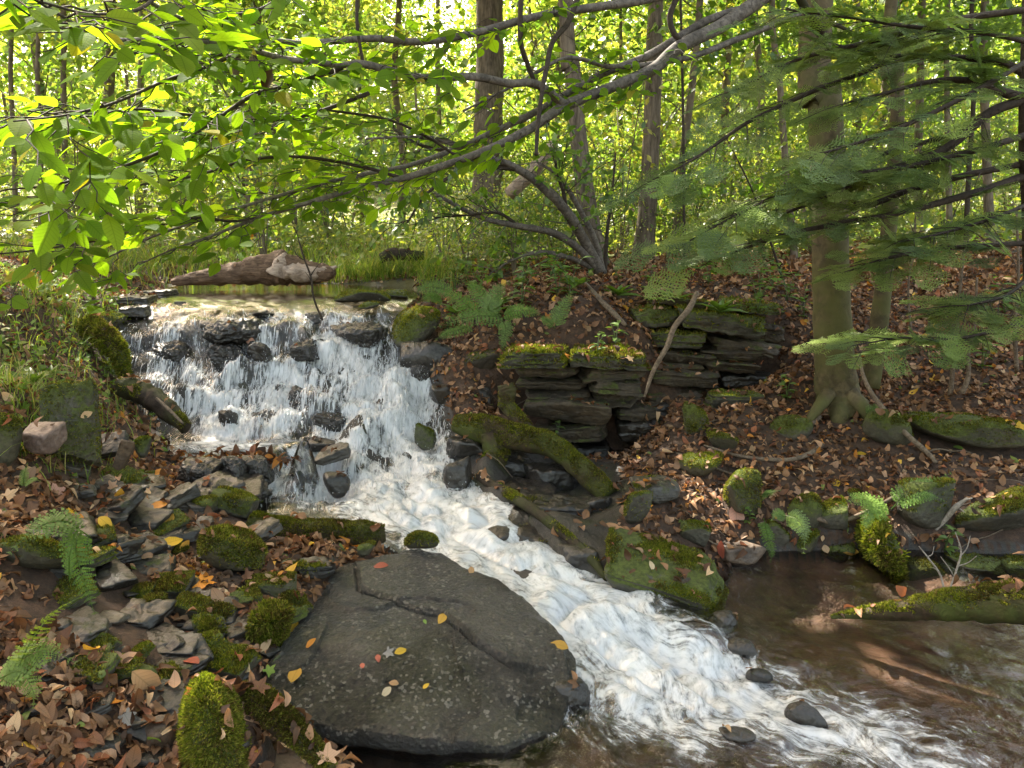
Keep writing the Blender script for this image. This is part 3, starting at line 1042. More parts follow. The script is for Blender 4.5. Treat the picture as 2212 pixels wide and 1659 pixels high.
def mat_boulder():
    nt = NT("wet_boulder")
    p = nt.pos()
    big = nt.noise(p, 3.4, 5, .6)
    fine = nt.noise(p, 78, 6, .78)
    sp = nt.voro(p, 60)
    col = nt.ramp(big, [(.28, (.010, .009, .007)), (.5, (.024, .020, .0145)), (.72, (.046, .039, .029))])
    col = nt.mix(nt.rng(nt.noise(p, 2.6, 4), .5, .64, 0, .65), col, (.026, .027, .008))
    col = nt.mix(nt.rng(fine, .54, .72, 0, .6), col, (.105, .094, .072))
    col = nt.mix(nt.rng(fine, .45, .28, 0, .6), col, (.006, .005, .004))
    spk = nt.n("ShaderNodeTexVoronoi", {"feature": "F1"}, Vector=p, Scale=95.0, Randomness=1.0)
    sv = nt.n("ShaderNodeSeparateColor", Color=spk.outputs["Color"]).outputs[0]
    col = nt.mix(nt.math("MULTIPLY", nt.rng(sv, .82, .98, 0, .7), nt.rng(nt.noise(p, 5, 3), .36, .6)), col, (.24, .22, .18))  # wet sparkle put into the stone's colour as pale specks
    col = nt.mix(nt.rng(sv, .22, .06, 0, .8), col, (.004, .004, .003))
    # film of water running down it, rippled in places
    rp = nt.noise(nt.map(p, (60, 85, 60)), 1.0, 4, .7, .8)
    wetm = nt.rng(nt.noise(p, 2.1, 2), .42, .58)
    h = nt.math("ADD", nt.math("MULTIPLY", fine, .45), nt.math("MULTIPLY", sp, .3))
    b1 = nt.bump(h, 1.0, .045)
    rgn = nt.math("ADD", nt.math("MULTIPLY", wetm, -.14), .46)
    nd = nt.n("ShaderNodeBsdfPrincipled", Base_Color=col, Roughness=rgn, Specular_IOR_Level=.35, Coat_Weight=nt.math("MULTIPLY", wetm, .9), Coat_Roughness=.12)
    nt.t.links.new(b1, nd.inputs["Normal"])
    nt.t.links.new(nt.bump(nt.math("ADD", rp, nt.math("MULTIPLY", fine, .25)), .9, .045), nd.inputs["Coat Normal"])
    return nt.out(nd.outputs[0])


M["boulder"] = mat_boulder()
g = Geo()
g.add(BV, [BFc])
bo = g.build("boulder", M["boulder"], None, (cen[0], cen[1], .1))
tag(bo, "huge flat dark wet boulder with a long crack, in front of the chute", "boulder")
solid(BV, [BFc])
SKIN = TOP.reshape(NRG, NA, 3)
moss_part(TOP, BFc[:(NRG - 1) * NA], 9000, bo, (cen[0], cen[1], .1), lo=.2, amount=.12, L=(.004, .010), seed=14, bright=.55, freq=3.0)

# ---- stones: u, v, w, h in the picture
rock("dark wet lump of rock at the boulder's right end, lapped by white water", "boulder", 1232, 1515, 104, 165, "rock_wet", "round", .9, seed=3, Y=2.66, rough=.12, cat="boulder", k=6)
rock("tall upright grey slab with a moss-green top on the left bank", "slate_rock", 148, 893, 128, 190, "rock_moss", "slab", .45, 1.05, rot=(-16, 7, 14), seed=4, moss=3800, mamt=.7, lo=-.35, Y=3.74, k=6, lift=-.05, rough=.12)
rock("pinkish angular rock leaning on the tall upright slab", "rock", 92, 950, 88, 75, "rock_pink", "block", .8, seed=5, Y=3.5)
rock("mossy hump of rock at the left picture edge below the grass", "mossy_rock", 8, 950, 75, 150, "rock_fullmoss", "round", .9, seed=6, moss=3500, Y=3.35)
rock("shiny wet flat slab tilted towards the stream below the rotten log", "slate_rock", 238, 962, 80, 72, "rock_slate", "slab", .8, .35, rot=(34, -6, 10), seed=7, Y=4.02)
rock("narrow pointed slate leaning against the shiny wet slab", "slate_rock", 264, 985, 34, 68, "rock_brown", "slab", .4, 1.2, rot=(8, 24, 20), seed=8, Y=3.85)
rock("small mossy knob beside the shiny wet slab", "mossy_rock", 306, 965, 40, 50, "rock_moss", "round", .9, seed=9, moss=700, Y=4.2)
D_ = [("dark rock plugged with leaves at the left end of the little dam", 430, 1022, 90, 62, 10), ("dark rock under a clump of brown leaves in the little dam", 505, 1012, 80, 70, 11),
      ("dark pointed rock at the right end of the little dam", 560, 1015, 70, 75, 12), ("broad dark slab low in front of the little dam", 450, 1060, 140, 50, 13), ("dark wedge of slate below the little dam's middle", 530, 1062, 110, 45, 14)]
for lb, u, v, w, h, s in D_:
    rock(lb, "dark_rock", u, v, w, h, "rock_wet", "block" if s != 13 else "slab", .8, seed=s, rough=.26, k=6, rot=(s * 7 % 23 - 8, s * 11 % 31 - 15, s * 37 % 80 - 40))
S_ = [("thin slate leaning over the red leaves left of the shiny slab", 172, 1015, 62, 42, 15, (10, 20, 30)), ("flat brown slate among leaves below the upright slab", 172, 1062, 68, 36, 16, (8, -8, 20)),
      ("slate shard pointing right below the narrow pointed slate", 238, 1055, 70, 40, 17, (15, 18, -30)), ("blackish slate lying in the seep left of the dam", 245, 1090, 76, 34, 18, (8, -12, 15)),
      ("grey slate with a sharp corner under the dam", 335, 1075, 66, 44, 19, (12, 10, -20)), ("rounded grey slate in the wet gravel left of the dam", 290, 1045, 48, 36, 20, (10, 0, 10)),
      ("pale green flat slab with a broken right edge on the left bank", 238, 1112, 84, 46, 21, (14, 4, 8)), ("second green-grey slab, right of the pale green flat one", 318, 1122, 104, 62, 22, (14, 3, -12)),
      ("dark slate standing on edge between two green-grey slabs", 330, 1098, 92, 40, 23, (4, 14, -25)), ("long mossy slate under the yellow leaves", 340, 1150, 124, 34, 24, (6, -3, 5)),
      ("dark triangular slate left of the mossy cap rock", 400, 1090, 70, 36, 25, (10, 12, 12)), ("grey slate chip above the mossy beam", 590, 1120, 50, 34, 26, (30, -10, -15)),
      ("thin pale slate lying by the dark triangular one", 430, 1105, 66, 22, 27, (4, 0, 18))]
for lb, u, v, w, h, s, rt in S_:
    rock(lb, "slate_rock", u, v, w, h, "rock_slate", "slab", .75, .5, rot=rt, seed=s, cat="slate")
rock("dark rock with a mossy cap beside the small falls", "mossy_rock", 508, 1088, 118, 66, "rock_moss", "block", .7, seed=28, moss=3000, rot=(0, 12, -8), key="cap")
rock("low mossy stone left of the mossy cap rock", "mossy_rock", 440, 1092, 66, 44, "rock_fullmoss", "round", .8, seed=29, moss=1200)
rock("large mossy rock shaped like a leaning pyramid", "mossy_rock", 500, 1186, 140, 132, "rock_fullmoss", "block", .8, .95, rot=(0, 8, 20), seed=30, moss=9000, mamt=1.0, lo=-.3, k=6, mossL=(.006, .018))
rock("mossy knob sitting on the far end of the big wet boulder", "mossy_rock", 908, 1166, 76, 46, "rock_fullmoss", "round", .8, seed=31, moss=2600, mamt=1.0, lo=-.2, Y=3.46)
rock("flat-topped pale green mossy stone in the middle of the left bank", "mossy_rock", 371, 1268, 122, 76, "rock_moss", "block", .8, .7, rot=(12, 6, -12), seed=32, moss=4200, mamt=.75)
rock("grey stone with a bright green moss collar left of the long mossy one", "mossy_rock", 332, 1312, 78, 60, "rock_moss", "round", .8, seed=33, moss=2800, mamt=.6)
rock("long mossy stone lying slanted above the slate slab", "mossy_rock", 440, 1318, 138, 54, "rock_moss", "block", .5, .8, rot=(0, 14, -6), seed=34, moss=4200, mamt=.8)
rock("greenish wedge stone below the long slanted mossy one", "mossy_rock", 452, 1355, 96, 62, "rock_moss", "block", .7, seed=35, moss=1800, rot=(10, 20, 10))
rock("mossy lump beside the trickle left of the boulder", "mossy_rock", 438, 1392, 84, 50, "rock_fullmoss", "round", .8, seed=36, moss=2400)
rock("brown wet slab sloping down into the seep at the left", "slate_rock", 246, 1392, 168, 196, "rock_brown", "slab", .95, .34, rot=(38, -18, 22), seed=37, k=6, Y=2.58, lift=-.03)
rock("mossy shelf stone against the boulder's upper left side", "mossy_rock", 594, 1262, 122, 52, "rock_moss", "block", .6, .8, seed=38, moss=3400, mamt=.9)
rock("slab with one bright moss strip, wedged behind the boulder", "slate_rock", 664, 1226, 122, 46, "rock_slate", "slab", .5, .7, rot=(8, -4, 6), seed=39, moss=1500, mamt=.5)
rock("small mossy stone tucked in the corner behind the boulder", "mossy_rock", 786, 1188, 48, 34, "rock_fullmoss", "round", .8, seed=40, moss=1100, Y=3.42)
rock("shaggy moss-hung rock beside the trickle over the boulder", "mossy_rock", 585, 1352, 92, 100, "rock_fullmoss", "block", .7, seed=41, moss=6500, mamt=.9, lo=-.4, mossL=(.008, .026))
rock("shaggy low rock under the moss-hung one", "mossy_rock", 630, 1300, 70, 60, "rock_fullmoss", "round", .7, seed=42, moss=2600, mamt=.9, lo=-.2)
rock("thin grey slate slab jutting right over a dark hollow", "slate_rock", 366, 1398, 142, 46, "rock_slate", "slab", .6, .55, rot=(10, -4, -6), seed=43)
rock("round greenish stone in the hollow under the jutting slab", "mossy_rock", 302, 1460, 92, 58, "rock_moss", "round", .8, seed=44, moss=1200, mamt=.4)
rock("blue-grey slab with a thick green moss mat left of the boulder", "mossy_rock", 484, 1432, 134, 82, "rock_moss", "slab", .7, .8, rot=(16, 10, -8), seed=45, moss=5200, mamt=.75)
rock("dark layered slate in the foreground under the big tan leaf", "slate_rock", 345, 1505, 170, 52, "rock_slate", "slab", .6, .55, rot=(8, 5, -10), seed=46)
rock("lower dark slate under the layered one, pointing right", "slate_rock", 400, 1528, 130, 50, "rock_slate", "slab", .55, .5, rot=(6, 10, -14), seed=47)
rock("brown angular stone in the leaves left of the mossy stump", "rock", 350, 1580, 96, 86, "rock_brown", "block", .8, .7, seed=48, rot=(20, 4, 30))
rock("bluish slate plate slanting behind the brown angular stone", "slate_rock", 292, 1572, 96, 56, "rock_slate", "slab", .6, .4, rot=(30, 22, -20), seed=49)
rock("flat brown slab at the bottom edge right of the mossy stump", "slate_rock", 655, 1632, 250, 80, "rock_brown", "slab", .55, .6, rot=(6, 8, -8), seed=50, Y=2.14, lift=-.02)
rock("smooth grey stone at the bottom edge left of the mossy stump", "rock", 330, 1640, 76, 40, "rock_slate", "round", .8, seed=51)
rock("small grey pebble-shaped stone in the seep by the fern", "rock", 132, 1352, 46, 34, "rock_slate", "round", .9, seed=52)
rock("grey oval stone between the two slabs on the left bank", "rock", 416, 1352, 54, 34, "rock_slate", "round", .9, seed=53)
rock("mossy rock behind the big fern at the left edge", "mossy_rock", 70, 1200, 170, 120, "rock_fullmoss", "round", .7, .9, seed=54, moss=5200, mamt=.8, lo=-.1)
rock("dark square rock beside the big fern's hanging frond", "dark_rock", 265, 1180, 66, 62, "rock_wet", "block", .8, seed=55)

for lb, u, v, w, h, s, Y in (("mossy stone where the left bank meets the lip of the falls", 230, 695, 74, 44, 180, 6.0), ("black dripping rock under the mossy stone at the lip's left end", 226, 748, 60, 60, 181, 5.75), ("mossy rock hanging over the falls' left side, lower down", 224, 806, 60, 66, 182, 5.5), ("dark stone behind the short rotten log", 300, 850, 70, 50, 183, 5.3)):
    rock(lb, "mossy_rock" if "mossy" in lb else "dark_rock", u, v, w, h, "rock_moss" if "mossy" in lb else "rock_wet", "block", .9, seed=s, Y=Y, rough=.24, k=6, moss=2200 if "mossy" in lb else 0, mamt=.8)
for lb, u, v, w, h, s, Y in (("wet dark slab inside the hollow beneath the mossy arch", 1130, 1060, 150, 60, 184, 4.45), ("wet brown-black stone at the hollow's lower rim", 1215, 1095, 130, 60, 185, 4.15), ("dark pointed stone between the thin log and the sloping slab", 1310, 1170, 80, 70, 186, 3.8)):
    rock(lb, "dark_rock", u, v, w, h, "rock_wet", "slab", .9, seed=s, Y=Y, rough=.2, zf=.5)
for lb, u, v, w, h, s, Y in (("low flat stone heaped with leaves at the pool's left end", 292, 648, 90, 26, 187, 6.45), ("grey flat stone at the pool's left shore, behind the leaf-heaped one", 345, 634, 70, 18, 188, 6.95), ("dark stone at the left corner of the pool's lip", 292, 672, 60, 26, 189, 6.2)):
    rock(lb, "flat_stone", u, v, w, h, "rock_slate", "slab", .9, seed=s, Y=Y, rough=.15, zf=.9)
# rocks of the falls
F_ = [("black rock dividing the left thread of the falls", 372, 752, 84, 42, 60, 5.88), ("small black rock near the falls' upper left edge", 318, 714, 46, 26, 61, 6.08), ("broad wet rock with a red leaf, high in the falls", 508, 712, 140, 60, 62, 5.98),
      ("black rock with brown leaves under the broad wet rock", 487, 764, 74, 66, 63, 5.80), ("dark ledge lump left of the main white fall", 566, 765, 50, 66, 64, 5.76), ("leaf-covered rock in the middle of the falls", 655, 756, 62, 52, 65, 5.80),
      ("smooth dark hump under thin water, upper right of the falls", 785, 722, 130, 52, 66, 5.96), ("low greenish stone breaking the water right of centre", 680, 738, 50, 30, 67, 5.93), ("black lump between the left fall and the central one", 590, 908, 96, 60, 68, 5.33),
      ("dark rock at the foot of the left thread", 494, 905, 46, 60, 69, 5.24), ("black overhang under the central curtain", 648, 862, 66, 80, 70, 5.44), ("dark ledge left of the main white fall's foot", 716, 908, 62, 62, 71, 5.28),
      ("dark bed rock under the falls' lower right", 912, 800, 60, 44, 74, 5.64),
      ("dark dripping stone low at the left of the falls", 402, 880, 56, 60, 76, 5.44), ("small flat rock awash at the lip of the falls", 575, 672, 62, 16, 77, 6.26), ("wet brown rock awash below the twig in the lip", 690, 680, 64, 22, 78, 6.22),
      ("small dark rock awash at the left of the lip", 410, 652, 56, 16, 79, 6.5)]
for lb, u, v, w, h, s, Y in F_:
    rock(lb, "dark_rock", u, v, w, h, "rock_wet", "block" if s % 2 else "round", .9, seed=s, Y=Y, rough=.30, lift=-.02, k=6)
rock("tilted black slab with a grey top beside the main white fall's foot", "slate_rock", 722, 990, 88, 50, "rock_slate", "slab", .6, .55, rot=(6, -18, 12), seed=80, Y=4.72, lift=.03)
rock("low black rock behind the tilted slab", "dark_rock", 690, 960, 74, 36, "rock_wet", "block", .8, seed=81, Y=4.9)
rock("round brown-black stone between the two lower white falls", "dark_rock", 731, 1058, 62, 70, "rock_wet", "round", .9, seed=82, Y=4.42, lift=.02)
rock("upright brown mossy stone right of the main white fall", "mossy_rock", 921, 955, 46, 78, "rock_moss", "block", .7, seed=83, moss=900, Y=4.95, lift=.02, bright=.6)
rock("dark dripping ledge right of the chute", "dark_rock", 985, 1040, 70, 110, "rock_wet", "block", .7, seed=84, Y=4.5, rough=.13)
rock("black rock washed by the chute near the mossy knob", "dark_rock", 1070, 1160, 80, 46, "rock_wet", "round", .8, seed=85, Y=3.86)
rock("mossy flat rocks at the lip's right end", "mossy_rock", 782, 648, 118, 28, "rock_moss", "block", .5, 1.0, seed=86, moss=2600, mamt=.9, Y=6.5, lift=.03)
rock("low dark mossy rock right of the lip rocks", "mossy_rock", 848, 640, 70, 18, "rock_moss", "block", .6, seed=87, moss=900, Y=6.75, lift=.02)
rock("tiny mossy stone in the water below the lip rocks", "mossy_rock", 800, 664, 44, 16, "rock_moss", "round", .8, seed=88, moss=500, Y=6.2, lift=.02)

# right bank
rock("rounded boulder with a yellow-green moss coat at the right of the falls", "mossy_rock", 906, 706, 122, 84, "rock_moss", "round", .9, .85, rot=(0, -16, 10), seed=90, moss=6500, mamt=.85, k=6, Y=5.95, lift=.02, mossL=(.006, .014))
rock("dark overhung block under the yellow-green boulder", "dark_rock", 930, 790, 130, 120, "rock_wet", "block", .7, seed=91, Y=5.72)
rock("dark ledge block left of the mossy-topped outcrop", "dark_rock", 1030, 790, 130, 90, "rock_ledge", "block", .7, seed=92, Y=5.65, moss=1500, mamt=.7)
rock("black stone at the falls' right foot", "dark_rock", 965, 850, 70, 60, "rock_wet", "block", .8, seed=93, Y=5.45)


for lb, u, v, w, h, s, Y in (("dark shadowed block in the hollow right of the falls", 1010, 860, 120, 90, 94, 5.5), ("wet dark stone under the mossy arch's left end", 1010, 975, 110, 70, 95, 4.85), ("dark wall stone behind the mossy arch", 1090, 1010, 130, 90, 96, 4.85), ("black stone in the hollow beneath the mossy arch", 1190, 1040, 120, 80, 97, 4.65), ("dark stone at the hollow's right end", 1290, 1100, 80, 70, 98, 4.2)):
    rock(lb, "dark_rock", u, v, w, h, "rock_wet", "block", .8, seed=s, Y=Y, rough=.2)
for lb, u, v, w, h, s in (("dark mossy stone at the pool's back edge, left of the root clump", 1800, 1190, 90, 50, 162), ("low dark stone at the water right of the root clump", 1990, 1225, 110, 44, 163), ("dark stone below the wide mossy boulder at the water", 2110, 1222, 130, 50, 164), ("dark stone at the right edge behind the pointed log", 2200, 1225, 90, 50, 165), ("black stone in the crevice right of the tall mossy block", 1668, 1150, 60, 70, 166)):
    rock(lb, "dark_rock", u, v, w, h, "rock_moss", "block", .8, seed=s, rough=.14, moss=900, mamt=.5, bright=.7)


def outcrop(name, label, slabs, loc, moss_top=None):
    e = empty(name, loc, label, "rock ledge")
    for (u, v, w, h, Y, rt, sd, mt, ms) in slabs:
        s = Y / FPX
        V, F = rock_verts((w * s * 1.03, .46, h * s * .94), sd, "slab" if h < 56 else "block", rt, 6, .17)
        c = PY(u, v, Y) + np.array([0, .16, 0])
        V = V + c
        g = Geo()
        g.add(V, [F])
        o = g.build("slab", M[mt], e, loc)
        solid(V, [F])
        if ms:
            moss_part(V, F, ms, o, loc, amount=.95, seed=sd, L=(.008, .026), lo=.1, bright=1.0)
    return e


L1 = [(1156, 778, 154, 40, 5.11, (0, -1.6, 0), 101, 'rock_moss', 4455), (1314, 780, 174, 37, 5.22, (0, 2.6, -3), 102, 'rock_moss', 5025), (1183, 804, 152, 28, 5.27, (0, 0.7, -6), 103, 'rock_ledge', 0), (1328, 806, 150, 31, 5.26, (0, -3.1, 4), 104, 'rock_ledge', 0), (1195, 833, 157, 26, 5.31, (0, 2.0, 0), 105, 'rock_ledge', 0), (1333, 836, 129, 28, 5.2, (0, 2.8, -5), 106, 'rock_ledge', 0), (1213, 862, 152, 33, 5.25, (0, -3.2, 5), 107, 'rock_ledge', 0), (1343, 858, 119, 37, 5.28, (0, -2.5, -2), 108, 'rock_ledge', 0), (1228, 890, 192, 60, 5.12, (0, 2.9, -6), 109, 'rock_ledge', 0), (1375, 895, 94, 43, 5.25, (0, 4.9, 5), 110, 'rock_ledge', 0), (1235, 937, 198, 38, 5.16, (0, -3.8, 4), 111, 'rock_ledge', 0), (1380, 932, 104, 48, 5.2, (0, 2.5, 4), 112, 'rock_wet', 0), (1230, 975, 229, 34, 5.2, (0, 2.2, -2), 113, 'rock_wet', 0), (1185, 1002, 156, 30, 5.18, (0, -0.9, 1), 114, 'rock_wet', 0), (1325, 999, 136, 29, 5.19, (0, -1.5, -2), 115, 'rock_wet', 0)]
outcrop("rock_outcrop", "stacked brown ledge with a bright moss brim, left one of the two outcrops", L1, PY(1240, 990, 5.2))
L2 = [(1499, 660, 144, 28, 5.84, (0, 9.8, 6), 341, 'rock_moss', 1108), (1629, 666, 126, 24, 5.84, (0, 5.1, 1), 342, 'rock_moss', 972), (1420, 686, 104, 41, 5.85, (0, -4.0, 3), 343, 'rock_moss', 1167), (1565, 698, 198, 46, 5.72, (0, 7.7, -1), 344, 'rock_moss', 3293), (1645, 717, 114, 38, 5.89, (0, 8.5, -3), 345, 'rock_ledge', 110), (1460, 734, 166, 35, 5.77, (0, 2.6, -4), 346, 'rock_moss', 1920), (1610, 750, 166, 28, 5.76, (0, 5.9, -6), 347, 'rock_ledge', 0), (1470, 774, 166, 27, 5.73, (0, 3.5, -3), 348, 'rock_ledge', 267), (1595, 769, 156, 26, 5.7, (0, 3.2, 0), 349, 'rock_ledge', 0), (1459, 796, 123, 24, 5.67, (0, 1.2, -2), 350, 'rock_ledge', 0), (1579, 794, 127, 24, 5.67, (0, 5.6, 0), 351, 'rock_ledge', 0), (1480, 820, 166, 36, 5.54, (0, 4.6, 3), 352, 'rock_ledge', 0), (1465, 858, 156, 31, 5.51, (0, -1.4, -3), 353, 'rock_ledge', 0), (1610, 824, 146, 34, 5.72, (0, 2.8, 4), 354, 'rock_wet', 0), (1480, 888, 166, 35, 5.46, (0, 1.8, 6), 355, 'rock_wet', 0)]
outcrop("rock_outcrop", "layered ledge with moss cushions under the leafy bank, right one of the two outcrops", L2, PY(1540, 850, 5.45))
rock("dark green stone leaning against the left outcrop's foot", "mossy_rock", 1388, 915, 96, 84, "rock_moss", "slab", .7, .8, rot=(20, 16, 10), seed=140, moss=700, mamt=.35)
rock("flat stone with a sunlit moss patch under the right outcrop", "mossy_rock", 1580, 862, 120, 36, "rock_moss", "slab", .6, .9, seed=141, moss=1800, mamt=.8)
rock("bright mossy knob standing in leaves right of the outcrops", "mossy_rock", 1498, 905, 62, 76, "rock_fullmoss", "block", .8, seed=142, moss=3000, mamt=1.0, lo=-.2)
rock("lower mossy knob with a dark hollow front", "mossy_rock", 1552, 945, 74, 66, "rock_fullmoss", "round", .8, seed=143, moss=2600, mamt=1.0, lo=-.1)
rock("smooth dark green flat stone with leaves below the mossy arch", "mossy_rock", 1424, 1062, 118, 74, "rock_slate", "block", .8, .75, seed=144, moss=900, mamt=.3)
rock("mossy mound between the knobs and the smooth flat stone", "mossy_rock", 1510, 1008, 110, 56, "rock_fullmoss", "round", .7, seed=145, moss=3200, mamt=.9)
rock("tall mossy block above the black crevice on the right bank", "mossy_rock", 1606, 1062, 86, 120, "rock_fullmoss", "block", .8, .95, seed=146, moss=5000, mamt=.95, lo=-.3)
rock("mossy strip of rock where the arch meets the bank", "mossy_rock", 1372, 1098, 62, 96, "rock_moss", "block", .7, seed=147, moss=2400, mamt=.8)
rock("long dark slab with two moss mats sloping into the pool", "mossy_rock", 1430, 1225, 300, 150, "rock_moss", "slab", .72, .34, rot=(17, 17, -18), seed=148, moss=14000, mamt=.62, k=6, Y=3.50, lift=-.01, key="slope")
rock("flat brown wet slab right of the chute, under the thin log", "slate_rock", 1225, 1135, 290, 120, "rock_wet", "slab", .8, .3, rot=(12, 8, -10), seed=149, k=6, Y=3.98, lift=-.02, rough=.2, moss=2500, mamt=.4)
rock("dark wet block between the chute and the sloping mossy slab", "dark_rock", 1250, 1215, 120, 90, "rock_wet", "block", .7, seed=150, Y=3.62, rough=.1)
rock("brick-shaped stone with red leaves on top at the pool's edge", "rock", 1590, 1196, 118, 66, "rock_brown", "block", .8, .9, rot=(0, 0, 6), seed=151)
rock("small brown mossy post of rock left of the brick-shaped stone", "mossy_rock", 1500, 1150, 70, 60, "rock_moss", "block", .8, seed=152, moss=1000, bright=.7)
rock("mossy stone left of the sunlit fern", "mossy_rock", 1735, 1105, 80, 90, "rock_fullmoss", "round", .8, seed=153, moss=2600, mamt=.8)
rock("brownish mossy stone under the sunlit fern", "mossy_rock", 1800, 1115, 70, 84, "rock_moss", "block", .8, seed=154, moss=1600, mamt=.6, bright=.8)
rock("mossy ledge stone with a pale fern at the pool's back edge", "mossy_rock", 1730, 1172, 110, 74, "rock_fullmoss", "round", .8, seed=155, moss=3600, mamt=1.0)
rock("upright mossy rock with a sunlit crown on the right bank", "mossy_rock", 1992, 1090, 112, 130, "rock_moss", "block", .8, .95, seed=156, moss=5200, mamt=.75, rot=(0, -6, 12), k=6)
rock("wide mossy boulder with a sunlit top at the right edge", "mossy_rock", 2150, 1118, 190, 120, "rock_moss", "round", .8, .95, rot=(0, -10, 4), seed=157, moss=7500, mamt=.75, k=6)
rock("long low moss-covered rock ledge beneath the leafy slope at the right", "mossy_rock", 2110, 930, 330, 120, "rock_fullmoss", "block", .5, .8, rot=(0, 4, -4), seed=158, moss=12000, mamt=.8, k=6, lo=-.1, bright=.75)
rock("mossy stone under the big tree's right root", "mossy_rock", 1915, 925, 120, 90, "rock_fullmoss", "round", .7, seed=159, moss=3200, mamt=.8, bright=.8)
rock("dark mossy stone under the big tree's left root", "mossy_rock", 1722, 925, 100, 60, "rock_moss", "round", .7, seed=160, moss=1600, mamt=.7, bright=.7)
rock("small mossy stump-like stone in the leaf litter below the tree", "mossy_rock", 1845, 905 + 160, 60, 40, "rock_moss", "round", .8, seed=161, moss=900)
# stones in the rapids
for lb, u, v, w, h, s in (("dark rock splitting the white rapids at the lower right", 1722, 1540, 110, 64, 170), ("low dark stone awash in the rapids near the boulder's end", 1600, 1395, 70, 40, 171), ("black blade of rock at the rapids' far edge", 1560, 1345, 70, 50, 172),
                          ("dark stone awash in the chute's lower run", 1640, 1455, 60, 34, 173), ("brown stone under the rapids by the bottom edge", 1600, 1590, 90, 34, 174)):
    rock(lb, "dark_rock", u, v, w, h, "rock_wet", "round", .8, seed=s, Y=PZ(u, v, .02)[1], rough=.12)

# flat stones jumbled on the left bank: nothing tells them apart
fs_ = np.random.default_rng(77)
done = 0
while done < 58:
    u, v = fs_.uniform(70, 660), fs_.uniform(1030, 1500)
    if (u < 150 and 1120 < v < 1330) or (u > 520 and v > 1380):
        continue
    p_ = hit(u, v)
    if inside(chan, p_[0], p_[1])[0]:
        continue
    w_ = fs_.uniform(56, 135)
    mo = done % 3 == 0
    rock("dark wet flat stone in the jumble on the left bank", "flat_stone", u, v, w_, w_ * fs_.uniform(.38, .55), "rock_moss" if mo else ("rock_slate" if done % 6 == 1 else "rock_wet"), "slab", .8, .6, rot=(fs_.normal(6, 10), fs_.normal(0, 12), fs_.uniform(-60, 60)), seed=500 + done, cat="stone", group="flat stones jumbled on the left bank", moss=1400 if mo else 0, mamt=.7, rough=.12)
    done += 1
# chips of slate strewn over the left bank: nothing tells them apart
SLATE = []
for q in range(3):
    V, F = rock_verts((.10, .075, .022), 300 + q, "slab", (0, 0, 0), 4, .07)
    g = Geo()
    g.add(V, [F])
    o = g.build("slate_chip", M["rock_slate"])
    tag(o, "small flat slate chip among the leaves of the left bank", "slate chip", "slate chips on the left bank")
    SLATE.append((o, V, F))
from mathutils import Matrix
chips = 0
while chips < 64:
    u, v = rng.uniform(60, 640), rng.uniform(1010, 1650)
    if v > 1250 and u < 200 and rng.random() < .7:
        continue
    p = hit(u, v)
    if p[1] > 5 or inside(chan, p[0], p[1])[0]:
        continue
    src, V, F = SLATE[chips % 3]
    o = src if chips < 3 else src.copy()
    if chips >= 3:
        COL.objects.link(o)
    e = (rng.normal(0, 16), rng.normal(0, 16), rng.uniform(0, 360))
    sc = rng.uniform(.4, 1.2)
    rm = rotm(*e) * sc
    o.matrix_world = Matrix.Translation(Vector(p) + Vector((0, 0, .006))) @ Matrix(rm.tolist()).to_4x4()
    solid(V @ rm.T + p + np.array([0, 0, .006]), [F])
    chips += 1
# ================================================================== logs, roots, sticks
M["dead_wood"] = mat_bark("weathered_dead_wood", (.05, .028, .016), (.19, .12, .075), (7, 60, 60), bump=1.0)
M["pale_wood"] = mat_bark("pale_broken_wood", (.20, .14, .10), (.46, .36, .28), (10, 55, 55))
M["rotten"] = mat_bark("dark_rotten_wood", (.014, .010, .007), (.05, .034, .022), (20, 20, 20), moss=(.035, .04, .010))
M["moss_wood"] = mat_bark("mossy_rotten_wood", (.022, .015, .008), (.07, .045, .025), (18, 18, 18), moss=(.06, .075, .014))
M["stick"] = mat_bark("grey_brown_stick", (.07, .05, .034), (.22, .165, .115), (60, 60, 60), bump=.4)
M["white_stick"] = mat_bark("bleached_twig", (.16, .13, .10), (.38, .33, .27), (60, 60, 60), bump=.3)
M["dark_stick"] = mat_bark("dark_twig", (.02, .014, .010), (.06, .043, .03), (60, 60, 60), bump=.3)


def wood(name, label, path, radpx, mat, cat, moss=0, mamt=.8, n=40, ns=18, rough=.16, seed=1, lo=.1, L=(.005, .014), bright=1.0, group=None, squash=None, parent=None, side=0.0):
    P = np.array([PY(*p) for p in path])
    Y = np.array([p[2] for p in path])
    rr_ = np.interp(np.linspace(0, 1, n), np.linspace(0, 1, len(radpx)), radpx)
    S = spline(P, n)
    yy = spline(np.stack([Y, Y], 1), n)[:, 0]
    g = Geo()
    tube(g, S, rr_ * yy / FPX, ns, rough=rough, seed=seed, squash=squash)
    V = g.verts()
    F = [np.concatenate(f) for f in g.F.values()]
    org = S[0] if parent is None else np.array(parent.location)
    o = g.build(name, M[mat], parent, org)
    if parent is None:
        tag(o, label, cat, group)
    solid(V, F)
    if moss:
        q = [f for f in F if f.shape[1] == 4][0]
        moss_part(V, q[:, ::1], moss, o, org if parent is None else org, amount=mamt, seed=seed, L=L, lo=lo, bright=bright, side=side)
    return o


